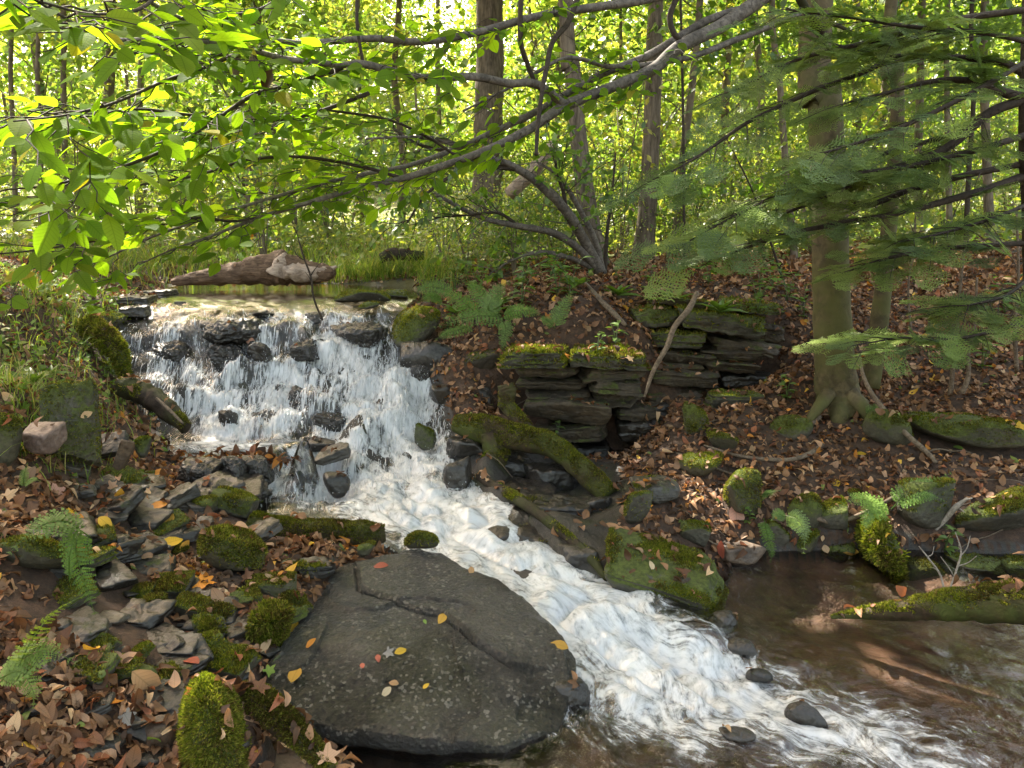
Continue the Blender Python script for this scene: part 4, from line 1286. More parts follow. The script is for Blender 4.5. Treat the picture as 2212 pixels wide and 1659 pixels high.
def bankstick(name, label, pts, radpx, mat, cat="stick", group=None, lift=.01, n=24, twigs=(), tree=None, rough=.12):
    """A stick through picture points; Y None = lying on the ground there."""
    P = []
    for (u, v, Y) in pts:
        P.append(PY(u, v, Y) if Y else hit(u, v, tree) + np.array([0, -.004, lift]))
    P = np.array(P)
    S = spline(P, n)
    g = Geo()
    r0 = np.interp(np.linspace(0, 1, n), np.linspace(0, 1, len(radpx)), radpx) * S[:, 1] / FPX
    tube(g, S, r0, 8, rough=rough, seed=int(abs(pts[0][0])))
    for (fr, du, dv, rp) in twigs:
        k_ = int(fr * (n - 1))
        a = S[k_]
        s = a[1] / FPX
        b = a + np.array([du * s, rng.normal(0, .02), -dv * s])
        m_ = (a + b) / 2 + rng.normal(0, .01, 3)
        tube(g, spline([a, m_, b], 8), np.linspace(rp, rp * .4, 8) * s, 6)
    o = g.build(name, M[mat], None, S[0])
    tag(o, label, cat, group)
    return o


# stump in the foreground
V, F = rock_verts((.245, .23, .34), 401, "round", (0, 6, 0), 6, .10)
V[:, 0] *= 1 - .22 * np.clip(V[:, 2] / .17, -1, 1)
c = PY(455, 1600, 2.02)
V = V + c
g = Geo()
g.add(V, [F])
st = g.build("tree_stump", M["rock_fullmoss"], None, c)
tag(st, "bright green moss-covered stump at the bottom edge, nearest thing to the viewer", "stump")
solid(V, [F])
moss_part(V, F, 30000, st, c, amount=1.3, seed=5, L=(.006, .017), lo=-.9, freq=9, bright=1.15, hang=.35)
wood("mossy_root", "mossy arched root running from the stump to the lower right", [(515, 1500, 2.14), (560, 1520, 2.12), (610, 1560, 2.10), (660, 1605, 2.07), (715, 1660, 2.0)], [22, 34, 36, 30, 14], "moss_wood", "root", moss=9000, mamt=1.1, lo=-.4, seed=6)

fl = wood("fallen_log", "big weathered log lying along the far edge of the upper pool", [(372, 610, 7.5), (430, 600, 7.5), (500, 592, 7.5), (560, 583, 7.5), (610, 580, 7.5), (655, 588, 7.48), (700, 590, 7.42), (722, 586, 7.4)], [7, 17, 23, 30, 36, 27, 19, 10], "dead_wood", "log", n=90, ns=40, rough=.30, seed=7)
g = Geo()
cc = PY(612, 566, 7.42)
S = spline([cc + [-.05, 0, -.10], cc + [-.01, -.02, 0], cc + [.03, -.01, .085]], 12)
tube(g, S, np.linspace(.12, .012, 12), 14, rough=.45, seed=9)
S = spline([cc + [.0, -.02, -.09], cc + [.14, -.05, -.10], cc + [.34, -.03, -.10], cc + [.50, -.02, -.04]], 30)
tube(g, S, np.array([.05, .085, .06, .01]), 20, rough=.6, seed=10)
g.build("broken_stub", M["pale_wood"], fl, PY(372, 610, 7.5))
wood("rotten_log", "short dark rotten log chunk in the grass behind the pool", [(822, 558, 8.5), (850, 549, 8.5), (885, 551, 8.5), (915, 552, 8.5)], [10, 13, 12, 9], "rotten", "log", n=30, ns=16, rough=.35, seed=11)
wood("mossy_log", "mossy log damming the stream just above the big wet boulder", [(540, 1130, 3.78), (600, 1150, 3.76), (700, 1158, 3.74), (790, 1158, 3.74), (832, 1152, 3.76)], [26, 36, 38, 34, 18], "moss_wood", "log", moss=14000, mamt=.95, lo=-.15, seed=12, bright=.72)
arch = wood("mossy_log", "mossy log arching from the falls' foot across the dark hollow to the right", [(985, 915, 4.95), (1040, 928, 4.86), (1120, 945, 4.75), (1190, 962, 4.66), (1240, 1000, 4.55), (1285, 1040, 4.45), (1318, 1072, 4.35)], [20, 34, 30, 26, 24, 27, 22], "moss_wood", "log", moss=16000, mamt=1.0, lo=-.1, n=60, seed=13, bright=.85)
wood("mossy_branch", "", [(1088, 868, 5.06), (1110, 895, 5.0), (1135, 925, 4.9), (1150, 950, 4.8)], [16, 17, 17, 12], "moss_wood", "", moss=1500, mamt=.5, seed=14, parent=arch)
wood("mossy_stub", "", [(1092, 830, 5.06), (1096, 850, 5.05), (1090, 880, 5.05)], [18, 20, 16], "moss_wood", "", moss=800, mamt=.6, seed=15, parent=arch)
wood("mossy_stub", "", [(1060, 935, 4.8), (1072, 985, 4.75), (1050, 1010, 4.7)], [26, 30, 22], "moss_wood", "", moss=2500, mamt=.7, seed=16, parent=arch)
wood("thin_log", "thin dark log slanting from the dripping ledge down to the sloping slab", [(1035, 1030, 4.5), (1085, 1060, 4.25), (1150, 1100, 3.98), (1215, 1150, 3.76), (1275, 1205, 3.56), (1310, 1250, 3.42)], [9, 13, 13, 12, 12, 7], "rotten", "log", moss=1500, mamt=.5, seed=17)
lg = wood("mossy_log", "mossy pointed log lying in the pool at the right edge", [(1795, 1333, 3.27), (1860, 1326, 3.22), (1960, 1318, 3.12), (2080, 1305, 3.0), (2230, 1300, 2.85), (2420, 1290, 2.75)], [4, 12, 24, 38, 52, 60], "moss_wood", "log", moss=16000, mamt=.9, lo=.35, n=70, ns=26, rough=.25, seed=18, bright=1.2)
wood("mossy_root", "root clump hung with moss reaching down into the pool's back corner", [(1880, 1125, 3.98), (1895, 1165, 3.88), (1915, 1205, 3.78), (1945, 1255, 3.68)], [22, 38, 34, 14], "moss_wood", "root", moss=6000, mamt=.85, lo=-.6, seed=19, L=(.008, .03), rough=.3)
wood("rotten_log", "dark rotten log sloping along the bank at the left of the falls", [(262, 835, 5.0), (310, 850, 4.95), (355, 880, 4.85), (402, 925, 4.75)], [22, 26, 24, 14], "rotten", "log", moss=1500, mamt=.5, seed=20, rough=.35)
wood("mossy_root", "moss-draped root end hanging from the left bank beside the falls", [(190, 705, 5.55), (232, 735, 5.45), (262, 775, 5.4), (268, 815, 5.35)], [26, 24, 15, 10], "moss_wood", "root", moss=5000, mamt=.9, lo=-.5, seed=21, L=(.008, .03))
bankstick("stick", "grey stick leaning against the brown rotten log at the falls' left", [(338, 860, 4.75), (365, 885, 4.7), (395, 915, 4.66)], [3, 4, 3], "stick")
bankstick("stick", "twig poking from under the mossy beam of leaves by the little dam", [(320, 1070 - 2, 4.05), (352, 1078, 4.1), (384, 1092, 4.15)], [2, 2.4, 1.4], "dark_stick")
bankstick("stick", "long bent grey stick leaning down over the left outcrop's right side", [(1506, 632, 5.45), (1488, 668, 5.3), (1458, 704, 5.18), (1440, 750, 5.1), (1412, 800, 5.04), (1392, 858, 5.0)], [5, 7, 6, 6, 5, 2.5], "stick", twigs=((.1, 18, -14, 3), (.55, 14, -6, 2.5), (.75, -12, 10, 2)))
bankstick("stick", "long pale pole slanting from the big tree's foot to the leaf litter", [(1856, 770, 5.0), (1866, 815, 4.93), (1890, 860, 4.82), (1950, 930, 4.62), (2000, 975, 4.5), (2022, 1000, 4.42)], [3, 4, 5, 6, 6, 4], "stick")
bankstick("stick", "mossy-brown stick under the center fern on the bank", [(1262, 618, None), (1292, 652, None), (1330, 690, None), (1352, 712, None)], [4, 6, 6, 4], "stick", lift=.03)
bankstick("stick", "bent brown stick lying below the sunlit fern", [(1640, 1150, None), (1735, 1135, None), (1800, 1146, None), (1860, 1128, None), (1960, 1075, None)], [4, 6, 6, 5, 4], "stick", lift=.05)
bankstick("stick", "bleached white stick standing against the wide mossy boulder", [(2014, 1152, 3.95), (2045, 1118, 3.93), (2066, 1094, 3.9), (2090, 1076, 3.9)], [5, 6, 7, 3], "white_stick", twigs=((.8, 20, -16, 4), (.65, 14, 4, 3)))
bankstick("dead_twig", "bleached forked twig rising from behind the mossy pointed log", [(2052, 1272, 3.5), (2068, 1225, 3.52), (2076, 1190, 3.54), (2064, 1150, 3.56)], [2.4, 2.4, 2, 1], "white_stick", "twig", twigs=((.35, 38, -28, 1.8), (.6, 24, -44, 1.6), (.2, -30, -46, 1.4), (.72, -12, -22, 1.2)))
bankstick("dead_twig", "thin pale twig with bent side shoots, left of the bleached forked one", [(2040, 1275, 3.5), (2030, 1240, 3.53), (2005, 1205, 3.55), (1985, 1180, 3.56)], [2.4, 2.4, 2, 1], "white_stick", "twig", twigs=((.4, -24, -18, 1.6), (.7, 18, -22, 1.5)))
bankstick("root", "bare root running from the tree's foot over the leaf litter to the left", [(1790, 955, 4.75), (1740, 990, None), (1690, 1000, None), (1600, 992, None), (1520, 968, None)], [8, 6, 5, 4, 2], "stick", "root", lift=.02)
bankstick("root", "curved root bowing over the dark hollow under the big tree", [(1770, 900, 5.0), (1745, 930, 4.85), (1765, 975, 4.7), (1800, 950, 4.72)], [6, 5, 5, 3], "stick", "root")
bankstick("stick", "straight stick across leaves below the two mossy knobs", [(1370, 955, None), (1470, 985, None), (1560, 1020, None), (1640, 1045, None)], [2, 3, 3, 2], "stick")
bankstick("stick", "pale bent straw stick on the left bank by the yellow leaves", [(225, 1165, 3.35), (280, 1180, 3.25), (318, 1215, 3.15), (335, 1250, 3.05), (322, 1280, 2.98)], [2.4, 2.8, 3, 3, 1.5], "white_stick")
bankstick("stick", "thin dead sapling stem sticking up from the water at the lip", [(697, 692, 6.05), (678, 645, 6.05), (672, 600, 6.05), (655, 552, 6.05), (640, 500, 6.05)], [2.4, 2.2, 2.2, 2, 1], "dark_stick", twigs=((.55, 26, -30, 1.4), (.7, -24, -30, 1.3), (.45, -14, -24, 1.2), (.85, 18, -20, 1)))
# twigs lying about on the leafy right bank
pts = 0
while pts < 26:
    u, v = rng.uniform(1050, 2200), rng.uniform(600, 1180)
    p = hit(u, v)
    if inside(chan, p[0], p[1])[0] or p[1] > 9:
        continue
    a = rng.uniform(-.5, .5) + (math.pi if rng.random() < .5 else 0)
    ln = rng.uniform(.18, .6)
    xx = p[0] + math.cos(a) * ln * np.linspace(-.5, .5, 5)
    yy = p[1] + math.sin(a) * ln * np.linspace(-.5, .5, 5)
    zz = ground(xx, yy) + .022 + rng.normal(0, .012, 5)
    g = Geo()
    S = spline(np.stack([xx, yy, zz], 1), 14)
    tube(g, S, np.linspace(1, .45, 14) * rng.uniform(.0025, .007), 6, rough=.1)
    o = g.build("twig", M["stick" if rng.random() < .6 else "dark_stick"], None, S[0])
    tag(o, "thin fallen twig lying in the leaf litter of the right bank", "twig", "twigs fallen on the right bank")
    pts += 1
# ================================================================== leaf litter, fallen leaves, ferns, grass
SB = BVHTree.FromPolygons(SV, SF)


def hitall(u, v):
    a, b = ray(u, v)
    d = Vector((a, 1, b)).normalized()
    best = None
    for t_ in (GB, SB):
        h = t_.ray_cast(EYEV, d)
        if h[0] is not None and (best is None or h[3] < best[3]):
            best = h
    if best is None:
        return PY(u, v, 9), np.array([0, 0, 1.0])
    n = np.array(best[1])
    return np.array(best[0]), n if n[2] > 0 else -n


M["litter"] = mat_leaf("dead_leaf", .22, (1.2, 1.0, .7), .05, False, .45)
M["leaf_vein"] = mat_leaf("fallen_leaf_veined", .2, (1.2, 1.0, .7), .015, True, .5)
LIT = np.array([(.165, .085, .042), (.25, .135, .068), (.13, .06, .03), (.31, .185, .11), (.055, .030, .017), (.38, .25, .14), (.20, .075, .036), (.10, .052, .026), (.42, .17, .03), (.52, .31, .045), (.15, .19, .05)])
LW = np.array([.20, .17, .14, .11, .16, .06, .07, .16, .016, .012, .008])
LW = LW / LW.sum()
tm = [leaf_curl(.55, .3, .4, .5, .5, 1), leaf_curl(.66, .4, -.4, -.7, -.6, 2), leaf_curl(.45, .2, .8, 1.0, .9, 3), leaf_lobed(5, 1), leaf_lobed(5, 2)]


def lay(n, rmin, rmax, amin, amax, keepf=None):
    r = np.exp(rng.uniform(math.log(rmin), math.log(rmax), n))
    a = np.radians(rng.uniform(amin, amax, n))
    x, y = r * np.sin(a), r * np.cos(a)
    k = np.ones(n, bool) if keepf is None else keepf(x, y)
    return x[k], y[k]


def drop(x, y):
    """height, normal and whether it is on a rock"""
    z = ground(x, y)
    e = .02
    nx = (ground(x + e, y) - z) / e
    ny = (ground(x, y + e) - z) / e
    N = nrm(np.stack([-nx, -ny, np.ones_like(nx)], 1))
    on = np.zeros(len(x), bool)
    for i in range(len(x)):
        h = SB.ray_cast(Vector((x[i], y[i], 3.0)), Vector((0, 0, -1)))
        if h[0] is not None and h[0][2] > z[i]:
            z[i] = h[0][2]
            n = np.array(h[1])
            N[i] = n if n[2] > 0 else -n
            on[i] = True
    return z, N, on


def kf(x, y):
    near_gl = sstep(7.8, 10.0, y) * (1 - sstep(1.0, 3.0, x - (y - 8.5) * .8))
    return rng.random(len(x)) > near_gl * .75


x, y = lay(96000, 1.5, 13, -50, 50, kf)
n2 = 17000
x2, y2 = rng.uniform(-.6, 5.5, n2), rng.uniform(5.0, 9.2, n2)
k2 = (np.abs(x2) < .72 * y2) & ~((x2 < .2) & (y2 > 7.2))
x, y = np.concatenate([x, x2[k2]]), np.concatenate([y, y2[k2]])
z, N, on = drop(x, y)
iw = inside(chan, x, y)
wz = water(x, y)[0]
k = np.where(iw, np.where(y > 4.3, on & (z > wz + .04) & (rng.random(len(x)) < .18), z > wz + .025), True)
k &= ~(inside(HOL, x, y) & (rng.random(len(x)) < .88))
k &= np.where(on, (N[:, 2] > .55) & (rng.random(len(x)) < .22), N[:, 2] > .25)
k &= ~inside(np.array(edge), x, y)
thin = (y < 4.4) & (y > 2.35) & (x < .3) & (x > -1.75)
k &= ~(thin & (rng.random(len(x)) < np.clip(.55 + 1.2 * fbm(xyz(x, y, 2.4), 2, 12), 0, .95)))
k &= ~((x > .3) & (fbm(xyz(x, y, 2.0), 3, 15) > .25) & (rng.random(len(x)) < .35))
x, y, z, N, on = x[k], y[k], z[k], N[k], on[k]
n = len(x)
pos = np.stack([x, y, z], 1) + N * rng.uniform(.002, .016, n)[:, None]
ty = rng.choice(5, n, p=[.36, .29, .27, .04, .04])
ci = rng.choice(len(LIT), n, p=LW)
ti = LIT[ci] * rng.uniform(.65, 1.65, (n, 1))
tilt = nrm(N + rng.normal(0, .42, (n, 3)))
dr = nrm(np.cross(tilt, runit(n)))
sz = rng.uniform(.026, .070, n) * np.where(ty >= 3, 1.1, 1) * np.where(np.hypot(x, y) > 8, 1.3, 1)
g = Geo()
for q in range(5):
    s = ty == q
    scatter(g, tm[q], pos[s], dr[s], tilt[s], sz[s], ti[s], rng.uniform(.75, 1.2, s.sum()))
dm = np.array([PY(u_, 1004, 4.56)[:2] for u_ in (425, 450, 480, 520, 545, 575, 600, 500)])
n = 130
q_ = dm[rng.integers(0, len(dm), n)] + rng.normal(0, [.06, .05], (n, 2))
z_, N_, on_ = drop(q_[:, 0], q_[:, 1])
up_ = nrm(N_ + rng.normal(0, .8, (n, 3)))
scatter(g, tm[0], np.stack([q_[:, 0], q_[:, 1], np.maximum(z_, .33) + rng.uniform(0, .05, n)], 1), nrm(np.cross(up_, runit(n))), up_, rng.uniform(.05, .09, n), LIT[rng.choice([0, 2, 4, 6, 7, 8], n)] * rng.uniform(.6, 1.1, (n, 1)))
o = g.build("leaf_litter", M["leaf_vein"])
tag(o, "carpet of brown and tan dead leaves over both banks", "leaf litter", kind="stuff")

# leaves one can point at
COLS = {"yellow": (.58, .36, .035), "orange": (.50, .20, .03), "tan": (.42, .25, .12), "pale": (.55, .43, .27), "red": (.36, .10, .06), "pink": (.50, .27, .20), "brown": (.20, .09, .045), "green": (.20, .30, .06), "grey": (.33, .29, .25), "gold": (.50, .28, .05)}
FL = [("small orange-red leaf lying near the top of the big wet boulder", 822, 1224, 34, "red", 0), ("pale tan leaf with a green edge on the boulder's crack", 954, 1338, 34, "gold", 0), ("tiny bright green leaf below the boulder's crack", 918, 1345, 14, "green", 0),
      ("small yellow-orange leaf in the middle of the big wet boulder", 866, 1408, 30, "yellow", 0), ("grey lobed leaf beside the yellow-orange one on the boulder", 842, 1413, 30, "grey", 1), ("round reddish leaf left of the grey lobed one on the boulder", 817, 1424, 22, "red", 0),
      ("pale yellow-green leaf on the boulder's lower left face", 834, 1496, 30, "pale", 0), ("tan folded leaf above the pale yellow-green one", 851, 1477, 26, "tan", 0), ("tiny bright yellow leaf low on the boulder", 921, 1483, 18, "yellow", 0),
      ("long tan leaf stuck at the boulder's right shoulder", 1270 - 62, 1395, 42, "gold", 0), ("orange leaf on the wet left flank of the boulder", 672, 1392, 32, "orange", 0), ("small red-yellow leaf in the film of water on the boulder", 783, 1440, 20, "red", 0), ("curled tan leaf at the boulder's upper right corner", 1018, 1235, 24, "tan", 0),
      ("upright pale brown leaf standing against the moss mat slab", 536, 1444, 44, "pale", 0), ("yellow-orange leaf lying flat on the slab left of the boulder", 638, 1458, 52, "gold", 0), ("green torn leaf on the slab left of the boulder", 587, 1447, 36, "green", 1),
      ("big veined tan leaf in the foreground on the dark slate", 318, 1478, 96, "tan", 0), ("salmon leaf standing between slabs on the left bank", 415, 1430, 52, "red", 0), ("bright yellow leaf by the leaning mossy pyramid", 372, 1172, 52, "yellow", 0),
      ("second bright yellow leaf, half tucked under the first", 400, 1186, 42, "gold", 0), ("large orange leaf in the middle of the left bank", 448, 1262, 58, "orange", 1), ("pale olive leaf beside the large orange one", 474, 1282, 50, "pale", 0),
      ("yellow leaf with curled rim on the pale green slab", 228, 1130, 42, "yellow", 0), ("yellow leaf by the trickle beside the shaggy rock", 632, 1358, 46, "yellow", 0), ("orange-yellow leaf stuck on the corner behind the boulder", 742, 1186, 34, "orange", 0),
      ("yellow maple leaf near the left dam end among red leaves", 150, 1108, 40, "yellow", 1), ("golden leaf lying by the long mossy slate", 365, 1124, 46, "gold", 0), ("orange leaf pair's left one under the dam", 340, 1094, 40, "orange", 0),
      ("pink-red maple leaf on the leaves above the pale green slab", 118, 1062, 48, "pink", 1), ("pale green leaf lying flat near the seep at the left", 148, 1500, 62, "pale", 0), ("tan beech leaf in the bottom left leaf litter", 75, 1586, 84, "tan", 0),
      ("dark purple-grey leaf standing by the layered slate", 278, 1554, 48, "grey", 1), ("green-yellow leaf at the stump's left foot", 330, 1606, 56, "green", 0), ("yellow leaf resting on the mossy stump", 398, 1572, 40, "pale", 0),
      ("pink maple leaf on the wet rock high in the falls", 532, 686 + 44, 32, "pink", 1), ("large pink-tan leaf in the sun patch on the right bank", 1590, 1118, 62, "pink", 0), ("red-orange leaf in the sunny pile by the brick-shaped stone", 1560, 1188, 40, "red", 0),
      ("yellow leaf at the water's edge below the pale fern", 1834, 1212, 38, "gold", 0), ("orange leaf on the layered ledge's leafy roof", 1735, 698, 22, "orange", 0), ("orange-yellow leaf below the long moss-covered ledge", 2222 - 105, 1020, 26, "orange", 0), ("bright orange leaf left of the pale pole's foot", 1862, 982, 26, "yellow", 0),
      ("yellow leaf in the leaf litter above the sunlit fern", 1806, 1046, 28, "yellow", 0), ("round yellow leaf lying left of the knobby root", 1686, 1022 - 5, 28, "gold", 0), ("yellow leaf between the two mossy knobs and the tree", 1686, 958 + 2, 22, "yellow", 0), ("pale green round leaf on the slope right of the slim trunk", 2068, 970 - 2, 24, "green", 0),
      ("yellow oval leaf on the smooth flat stone below the mossy arch", 1490, 976, 20, "yellow", 0), ("orange leaf on the bank above the left outcrop", 1462, 660, 22, "orange", 0), ("tan leaf on the sloping slab's dark middle", 1406, 1222, 24, "pale", 0), ("bright yellow leaf stuck to the moss ledge at the right edge", 2200, 920, 30, "yellow", 1)]
T_ = [leaf_fine(.56, .12, .14), leaf_lobed(5, 3)]
for lb, u, v, px_, cn, ty_ in FL:
    p, nn = hitall(u, v)
    if inside(chan, p[0], p[1])[0]:
        p[2] = max(p[2], water(p[0], p[1])[0][0] + .004)
    s = px_ * p[1] / FPX * 1.08
    toward = nrm(np.array([-p[0], -p[1], EYE - p[2]]))
    nn = nrm(nn + rng.normal(0, .14, 3) + toward * .25)
    g = Geo()
    d = nrm(np.cross(nn, rng.normal(size=3)))
    c_ = p + nn * .007
    scatter(g, T_[ty_], (c_ - d * s * .5)[None], d[None], nn[None], [s], np.array([COLS[cn]]) * rng.uniform(.85, 1.1))
    tag(g.build("fallen_leaf", M["leaf_vein"], None, c_), lb, "fallen leaf")

# ---- ferns
M["fern"] = mat_leaf("fern_frond", .45, (1.3, 1.35, .5), .015, False, .4)
M["stalk"] = mat_bark("green_stalk", (.05, .06, .015), (.12, .13, .04), (40, 40, 40), bump=.2)
FT = leaf_low(.62)


def frond(path, wpx, nvec, tint, parent, npin=17, lob=7):
    P = np.array([PY(*p) for p in path])
    S = spline(P, 60)
    s = P[:, 1].mean() / FPX
    W_ = wpx * s * .9
    org = np.array(parent.location)
    g = Geo()
    tube(g, S, np.linspace(.0024, .0006, 60), 5, tint=np.array(tint) * .8)
    T = nrm(np.gradient(S, axis=0))
    nv = nrm(np.array(nvec, float))
    po, di, no, sc = [], [], [], []
    fr = np.linspace(.14, .985, npin)
    for i, f in enumerate(fr):
        a = S[int(f * 59)]
        t = T[int(f * 59)]
        prof = (math.sin(math.pi * min(1, (f + .10)) ** .72) ** .8 if f < .9 else .18 + (1 - f) * 1.2)
        prof = max(.07, min(prof, 1))
        for sd in (-1, 1):
            side = nrm(np.cross(nv, t)) * sd
            pd = nrm(side + t * .42 + nv * (-.18) + rng.normal(0, .05, 3))
            L = W_ * .5 * prof * rng.uniform(.92, 1.06)
            m = max(3, int(lob * (.5 + .5 * prof)))
            for k_ in range(m):
                e = (k_ + .4) / m
                b = a + pd * L * e + nv * (-.10 * L * e * e)
                ll = L * .30 * (1 - e) ** .6 + L * .045
                inp = nrm(np.cross(nv, pd))
                for s2 in (-1, 1):
                    po.append(b)
                    di.append(nrm(inp * s2 + pd * .75))
                    no.append(nv)
                    sc.append(ll)
            po.append(a + pd * L * .8)
            di.append(pd)
            no.append(nv)
            sc.append(L * .24)
    n_ = len(po)
    no = np.array(no) + rng.normal(0, .12, (n_, 3))
    scatter(g, FT, np.array(po), np.array(di), no, np.array(sc), np.array(tint) * rng.uniform(.8, 1.2, (n_, 1)))
    return g.build("frond", M["fern"], parent, org)


GR1, GR2, GR3 = (.12, .19, .045), (.11, .19, .03), (.17, .24, .05)
FERNS = [("blue-green fern with a big fan frond at the left edge, over the seep", [([(196, 1160, 2.62), (140, 1128, 2.56), (80, 1140, 2.5), (18, 1196, 2.42)], 112, (.1, -.45, .9), GR1), ([(168, 1142, 2.64), (164, 1190, 2.56), (186, 1270, 2.5), (210, 1342, 2.46)], 82, (.35, -.9, .3), GR2),
                                                                                  ([(150, 1255, 2.5), (150, 1200, 2.5), (165, 1150, 2.52)], 30, (.3, -.8, .4), GR2)]),
         ("pale green fern with low fronds at the left edge, nearest the viewer", [([(-20, 1500, 1.95), (40, 1430, 1.98), (100, 1405, 2.0), (165, 1432, 2.0)], 118, (-.1, -.5, .9), GR3), ([(-10, 1470, 1.95), (40, 1450, 1.96), (70, 1490, 1.95), (72, 1530, 1.94)], 80, (.1, -.8, .6), GR3), ([(30, 1460, 1.96), (70, 1380, 2.0), (120, 1320, 2.05), (190, 1282, 2.1)], 90, (-.3, .55, .8), GR3)]),
         ("large fern clump drooping over the dark ledge right of the falls", [([(1100, 690, 5.72), (1050, 682, 5.6), (990, 690, 5.5), (938, 708, 5.45)], 62, (0, -.7, .7), GR1), ([(1060, 700, 5.7), (1056, 660, 5.68), (1075, 625, 5.75), (1102, 608, 5.8)], 66, (-.3, -.85, .4), GR1), ([(1040, 690, 5.7), (1010, 660, 5.66), (975, 634, 5.7), (950, 628, 5.7)], 56, (.2, -.8, .6), GR2),
                                                                              ([(1085, 690, 5.65), (1092, 710, 5.55), (1088, 740, 5.5), (1080, 765, 5.48)], 40, (.1, -.95, .2), GR1), ([(1080, 690, 5.68), (1110, 672, 5.6), (1150, 672, 5.56), (1180, 690, 5.55)], 48, (0, -.75, .65), GR2), ([(1030, 700, 5.66), (990, 712, 5.52), (960, 722, 5.46), (940, 735, 5.44)], 44, (0, -.6, .8), GR1), ([(1070, 680, 5.75), (1040, 640, 5.8), (1020, 618, 5.9), (1005, 612, 5.95)], 48, (.1, -.9, .4), GR2)]),
         ("fern with a single upright frond above the left outcrop", [([(1196, 712, 5.5), (1206, 680, 5.52), (1224, 648, 5.58), (1246, 612, 5.65)], 50, (-.3, -.9, .3), GR1), ([(1200, 708, 5.5), (1178, 690, 5.48), (1165, 690, 5.47)], 30, (0, -.7, .7), GR1)]),
         ("fern fronds behind the mossy lip, left of the large clump", [([(985, 640, 6.4), (950, 622, 6.4), (915, 622, 6.35), (890, 640, 6.3)], 50, (0, -.8, .6), GR1), ([(960, 650, 6.4), (930, 640, 6.3), (900, 655, 6.25)], 40, (0, -.7, .7), GR2)]),
         ("sunlit yellow-green fern spreading over the pool's back bank", [([(1925, 1128, 3.95), (1895, 1092, 3.92), (1855, 1078, 3.86), (1812, 1092, 3.8)], 78, (-.1, -.55, .85), (.19, .29, .06)), ([(1900, 1120, 3.93), (1880, 1100, 3.88), (1872, 1130, 3.82), (1868, 1150, 3.8)], 46, (0, -.8, .6), (.17, .27, .06))]),
         ("fern arching over the upright sunlit mossy rock", [([(1925, 1100, 4.0), (1960, 1062, 3.98), (2005, 1042, 3.96), (2056, 1022, 3.96)], 66, (-.1, -.6, .8), (.14, .23, .06)), ([(1930, 1095, 4.0), (1975, 1075, 3.92), (2010, 1070, 3.88), (2040, 1082, 3.86)], 48, (0, -.5, .85), (.14, .23, .06))]),
         ("small pale fern hanging over the mossy stone at the pool's back edge", [([(1690, 1112, 3.98), (1722, 1122, 3.9), (1738, 1150, 3.84), (1736, 1196, 3.8)], 60, (.1, -.85, .5), (.20, .27, .10)), ([(1700, 1120, 3.96), (1680, 1110, 3.92), (1665, 1125, 3.88)], 34, (0, -.8, .6), GR1)]),
         ("small bright fern in the crevice by the brick-shaped stone", [([(1650, 1120, 3.98), (1656, 1150, 3.9), (1668, 1190, 3.84), (1664, 1215, 3.82)], 40, (.1, -.9, .3), GR2)]),
         ("small fern on the tall mossy block on the right bank", [([(1640, 1070, 4.1), (1620, 1035, 4.1), (1600, 1015, 4.1)], 40, (0, -.8, .5), GR1), ([(1642, 1075, 4.1), (1660, 1065, 4.06), (1690, 1058, 4.02)], 26, (0, -.6, .8), GR1)]),
         ("little fern under the big tree's right root", [([(1868, 900, 4.95), (1885, 885, 4.9), (1905, 882, 4.86), (1925, 900, 4.84)], 34, (0, -.7, .7), GR1)]),
         ("tiny fern between leaves left of the pale green slab", [([(50, 1058, 3.2), (52, 1025, 3.2), (60, 1000, 3.2)], 26, (.2, -.9, .4), GR3), ([(50, 1050, 3.2), (70, 1035, 3.18), (88, 1040, 3.16)], 22, (.0, -.6, .8), GR3)])]
for lb, fr_ in FERNS:
    b = PY(*fr_[0][0][0])
    e = empty("fern", b, lb, "fern")
    for path, wp_, nv, tn in fr_:
        frond(path, wp_, nv, tn, e)


# ---- grass
def grass_blades(x, y, L, tint, spread=.6, wid=.0035):
    n = len(x)
    z = ground(x, y)
    a = rng.uniform(0, 2 * np.pi, n)
    dx, dy = np.cos(a) * spread, np.sin(a) * spread
    tt = np.array([0, .35, .7, 1.0])
    b = np.stack([x, y, z - .01], 1)
    V = []
    wd = np.array([1, .9, .6, .08])
    sx, sy = -np.sin(a), np.cos(a)
    hx = rng.uniform(.3, 1.1, n)
    for t_, w_ in zip(tt, wd):
        out = L * hx * t_ ** 1.8
        up = L * (t_ - .45 * hx * t_ ** 2.4)
        c = b + np.stack([dx * out, dy * out, up], 1)
        for s_ in (-1, 1):
            V.append(c + np.stack([sx, sy, 0 * sx], 1) * (s_ * wid * w_))
    V = np.stack(V, 1)
    f = np.array([[0, 1, 3, 2], [2, 3, 5, 4], [4, 5, 7, 6]])
    F = (f[None] + np.arange(n)[:, None, None] * 8).reshape(-1, 4)
    return V.reshape(-1, 3), F, np.repeat(tint, 8, 0)


GP = np.array([(.19, .25, .045), (.24, .28, .06), (.13, .20, .03), (.30, .28, .10), (.11, .18, .03)])
g = Geo()


def grass_area(n, pts, sd, L, w=.0035):
    c = np.array([PY(*p)[:2] for p in pts])
    k = rng.integers(0, len(c), n)
    x, y = c[k, 0] + rng.normal(0, sd, n), c[k, 1] + rng.normal(0, sd, n)
    s = ~inside(chan, x, y)
    x, y = x[s], y[s]
    n = len(x)
    V, F, T = grass_blades(x, y, rng.uniform(.4, 1, n) * L, GP[rng.integers(0, 5, n)] * rng.uniform(.7, 1.2, (n, 1)), 1.0, w)
    g.add(V, [F], T)


